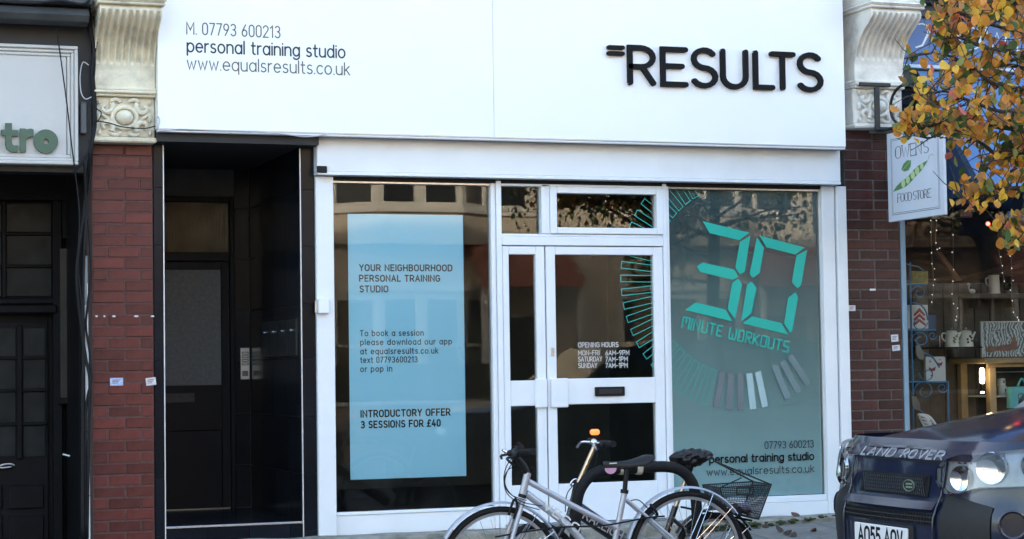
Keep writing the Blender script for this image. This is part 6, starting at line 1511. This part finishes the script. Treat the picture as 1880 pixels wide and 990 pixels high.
for inv, s, P, rot, g_, mi_ in solo:
    o = inst(meshes[g_, mi_], 'leaf', tr, P); o.rotation_euler = rot.to_euler(); o.scale = (s, s, s)
# fallen leaves on the pavement
BRL = [mat('dry_leaf_brown', (.13, .055, .03), .7, var=.4, vscale=30), mat('dry_leaf_dark', (.05, .032, .025), .8, var=.4, vscale=30), LEAFS[2]]
LSP = [(1470, 947, 0), (1398, 972, 1), (1441, 977, 1), (1487, 976, 0), (1492, 962, 1), (1450, 984, 1), (1436, 981, 1), (1408, 972, 1)]
for k, (x, y, c) in enumerate(LSP):
    Pg = atz(x, y, -.027) if k == 0 else None
    if Pg is None:
        Pg = atz(x, y, -.1)
        for _ in range(4): Pg = atz(x, y, pz(Pg.x, Pg.y)+.012)
    vs, fs = LG[1]; me = bpy.data.meshes.new('fallen_leaf'); me.from_pydata([v*1.0 for v in vs], [], fs); me.materials.append(BRL[c])
    o = bpy.data.objects.new('fallen_leaf', me); COL.objects.link(o); o.location = Pg+Vector((0, 0, .012)); s = rnd.uniform(.05, .075); o.scale = (s, s, s*1.5); o.rotation_euler = (rnd.uniform(.1, .7), rnd.uniform(-.4, .4), rnd.uniform(0, 6.28)); WL[o.name] = Vector(o.location)
    tag(o, ['reddish fallen leaf lying on the concrete ledge', 'dark fallen leaf nearest the bicycle wheel', 'dark fallen leaf in the middle of the paving', 'reddish fallen leaf nearest the car', 'dark fallen leaf just below the ledge near the car', 'lowest dark fallen leaf in the paving joint', 'dark fallen leaf lying left of the paving joint', 'second dark fallen leaf from the bicycle wheel'][k], 'leaf', 'fallen leaves on the paving')

# ================================================================== across the street (seen mirrored in the shop glass)
CREAM = mat('cream_render', (.56, .47, .34), .85, var=.1, vscale=2, bump=.1); WHT = mat('window_surround_white', (.66, .60, .50), .6); DGL = mat('house_glass', (.02, .022, .025), .08, coat=.5)
BLIND = mat('slatted_blind', (.10, .10, .10), .7); TILR = mat('red_roof_tile', (.30, .10, .06), .85, var=.3, vscale=14, bump=.2, rnd=.2); SLAT = mat('far_slate', (.12, .12, .13), .8, var=.2, vscale=6)
HY = -17.5
def house(x0, w_, lab, wallm):
    h = thing('terraced_house', lab, 'house', (x0+w_/2, HY-3, -.3), 'houses across the street')
    box('wall', wallm, h, x0, x0+w_, HY-7, HY, -.4, 6.6)
    MB().prism([(x0, HY+.3, 6.601), (x0, HY-7.2, 6.601), (x0, HY-3.5, 9.3)], (w_, 0, 0)).build('roof', SLAT, h)
    for zz, hh in ((3.62, 1.75), (.55, 1.75)):
        # three-sided bay
        bx, bw = x0+.7, 2.7
        for k, (xa, ya, xb, yb) in enumerate(((bx, HY, bx+.65, HY+.55), (bx+.65, HY+.55, bx+bw-.65, HY+.55), (bx+bw-.65, HY+.55, bx+bw, HY))):
            a, b = Vector((xa, ya, 0)), Vector((xb, yb, 0)); d = (b-a); nn = Vector((-d.y, d.x, 0)).normalized()
            if nn.y < 0: nn = -nn
            MB().prism([a+Vector((0, 0, zz-.55)), b+Vector((0, 0, zz-.55)), b+Vector((0, 0, zz-.06)), a+Vector((0, 0, zz-.06))], -nn*.12).build('bay_wall', wallm, h)
            MB().prism([a+nn*.06+Vector((0, 0, zz-.06)), b+nn*.06+Vector((0, 0, zz-.06)), b+nn*.06+Vector((0, 0, zz)), a+nn*.06+Vector((0, 0, zz))], -nn*.2).build('sill', WHT, h)
            n_w = 2 if k == 1 else 1
            for q in range(n_w):
                p, r_ = a+d*(q/n_w), a+d*((q+1)/n_w); dd = r_-p
                f_ = MB()
                for u0, u1, v0, v1 in ((0, .14, 0, 1), (.86, 1, 0, 1), (.14, .86, 0, .06), (.14, .86, .93, 1), (.14, .86, .5, .53)):
                    f_.prism([p+dd*u0+Vector((0, 0, zz+hh*v0)), p+dd*u1+Vector((0, 0, zz+hh*v0)), p+dd*u1+Vector((0, 0, zz+hh*v1)), p+dd*u0+Vector((0, 0, zz+hh*v1))], -nn*(.1 if v0 != .5 else .05))
                wf = f_.build('window', WHT, h)
                MB().prism([p+dd*.14-nn*.06+Vector((0, 0, zz+.05)), p+dd*.86-nn*.06+Vector((0, 0, zz+.05)), p+dd*.86-nn*.06+Vector((0, 0, zz+hh-.05)), p+dd*.14-nn*.06+Vector((0, 0, zz+hh-.05))], -nn*.01).build('pane', DGL, wf)
                bl_ = MB()
                for s in range(26): zq = zz+.1+s*.065; bl_.prism([p+dd*.16-nn*.055+Vector((0, 0, zq)), p+dd*.84-nn*.055+Vector((0, 0, zq)), p+dd*.84-nn*.05+Vector((0, 0, zq+.012)), p+dd*.16-nn*.05+Vector((0, 0, zq+.012))], -nn*.002)
                bl_.build('blind', BLIND, wf)['kind'] = 'stuff'
        MB().prism([(bx-.05, HY, zz+hh), (bx+.63, HY+.62, zz+hh), (bx+bw-.63, HY+.62, zz+hh), (bx+bw+.05, HY, zz+hh)], (0, 0, .14)).build('bay_cornice', WHT, h)
    # porch with red tiled roof
    qx = x0+w_-2.0
    for r_ in range(7):
        for c_ in range(9):
            xx = qx+c_*.19+(.09 if r_ % 2 else 0); z0 = 3.05-r_*.1; y0 = HY+.1+r_*.13
            MB().prism([(xx, y0, z0+.02), (xx+.183, y0, z0+.02), (xx+.183, y0+.16, z0-.1), (xx, y0+.16, z0-.1)], (0, .004, .016)).build('roof_tile', TILR, h)
    for xx in (qx+.05, qx+1.65): MB().box(xx, xx+.11, HY+.8, HY+.91, -.3, 2.36, .01).build('porch_post', WHT, h)
    dd = MB().box(qx+.45, qx+1.35, HY, HY+.05, -.2, 1.9, .01).build('front_door', mat('dark_green_door', (.02, .035, .03), .4), h)
    MB().box(qx+.6, qx+1.2, HY+.0505, HY+.06, 1.1, 1.75).build('door_pane', DGL, dd)
    MB().box(qx+.2, qx+1.3, HY-.02, HY+.06, 3.55, 3.62, .01).build('sill', WHT, h)
    wf = MB().box(qx+.3, qx+1.2, HY, HY+.04, 3.63, 5.3, .01).build('window', WHT, h); MB().box(qx+.4, qx+1.1, HY+.0405, HY+.05, 3.73, 5.2).build('pane', DGL, wf)
    return h
PALE = mat('pale_render', (.60, .53, .42), .85, var=.1, vscale=2); BRKH = mat('stock_brick', (.30, .20, .13), .9, var=.25, vscale=14, bump=.2)
for k, (lab, m_) in enumerate((('pale rendered house across the street, leftmost', PALE), ('brick house across the street, second from the left', BRKH), ('cream rendered house mirrored in the left shop window', CREAM), ('cream rendered house mirrored in the shop doors', CREAM), ('brick house across the street, mirrored in the frosted window', BRKH), ('pale rendered house across the street, rightmost', PALE))):
    house(-7.2+k*4.9, 4.9, lab, m_)
hw = thing('garden_wall', 'low brick garden wall before the houses across the street', 'wall', (5, -15, -.24)); box('wall_core', BRKH, hw, -14, 24, -15.1, -14.9, -.4, .55); box('coping', WHT, hw, -14, 24, -15.15, -14.85, .5505, .61, .01)
DKL = mat('hedge_leaf', (.03, .05, .016), .5, var=.4, vscale=20, trans=.25)
def foliage(fn, n, smin, smax, mset):
    mb = MB(); r5 = random.Random(5)
    for _ in range(n):
        P = fn(r5); rot = Matrix.Rotation(r5.uniform(0, 6.28), 3, 'Z') @ Matrix.Rotation(r5.uniform(.1, 2.4), 3, 'X'); s = r5.uniform(smin, smax)
        mb.cur = r5.randrange(len(mset)); mb.add([P+rot @ Vector((x*s*.8, y*s, 0)) for x, y in ((0, 0), (.4, .45), (.2, .85), (0, 1), (-.2, .85), (-.4, .45))], [(0, 1, 2, 3, 4, 5)])
    return mb
hd = thing('garden_hedge', 'dark clipped hedge behind the garden wall across the street', 'hedge', (5, -15.6, -.2))
foliage(lambda r: Vector((r.uniform(-6, 16), -15.6+r.gauss(0, .18), r.uniform(-.2, 1.35)+.1*math.sin(r.uniform(0, 6)))), 5200, .06, .11, [DKL]).build('foliage', DKL, hd, fix=False)['kind'] = 'stuff'
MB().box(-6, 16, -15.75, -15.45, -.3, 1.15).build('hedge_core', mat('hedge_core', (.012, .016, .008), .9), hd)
ot = thing('kerbside_tree', 'leafy street tree on the far side of the road', 'tree', (6.6, -11.9, -.24))
trk = curve([(6.6, -11.9, -.3), (6.65, -11.9, 1.2), (6.5, -11.95, 2.6), (6.5, -11.9, 4.2)], 5); MB().tube(trk, [.13-.005*k for k in range(len(trk))], 12).build('trunk', BARK, ot, smooth=True)
lm = MB(); cl = []; r6 = random.Random(3)
for k in range(30):
    a = r6.uniform(0, 6.28); s0 = Vector((6.5, -11.9, r6.uniform(2.6, 4.0))); e = s0+Vector((math.cos(a)*r6.uniform(.8, 2.9), math.sin(a)*r6.uniform(.5, 1.6), r6.uniform(.2, 1.4))); lm.tube([s0, s0.lerp(e, .5)+Vector((0, 0, .15)), e], [.035, .02, .006], 6); cl += [s0.lerp(e, .6), e, s0.lerp(e, .85), e+Vector((r6.gauss(0, .3), r6.gauss(0, .3), -.3))]
lm.build('limbs', BARK, ot, smooth=True)
foliage(lambda r: r.choice(cl)+Vector((r.gauss(0, .22), r.gauss(0, .22), r.gauss(0, .18))), 3600, .06, .11, [LEAFS[3], LEAFS[4], LEAFS[2]]).build('crown', [LEAFS[3], LEAFS[4], LEAFS[2]], ot, fix=False)['kind'] = 'stuff'
ot2 = copy_tree(ot); ot2.location = (11.8, -12.1, -.24); ot2.rotation_euler.z = 2.2; ot2['label'] = 'added second tree across the street that darkens the store window reflection'  # copy added out of view to darken what the store glass mirrors
car2 = copy_tree(car); car2.location = (3.1, -10.2, ROAD_Z); car2['label'] = 'second dark off-road car parked across the street, seen mirrored in the shop doors'
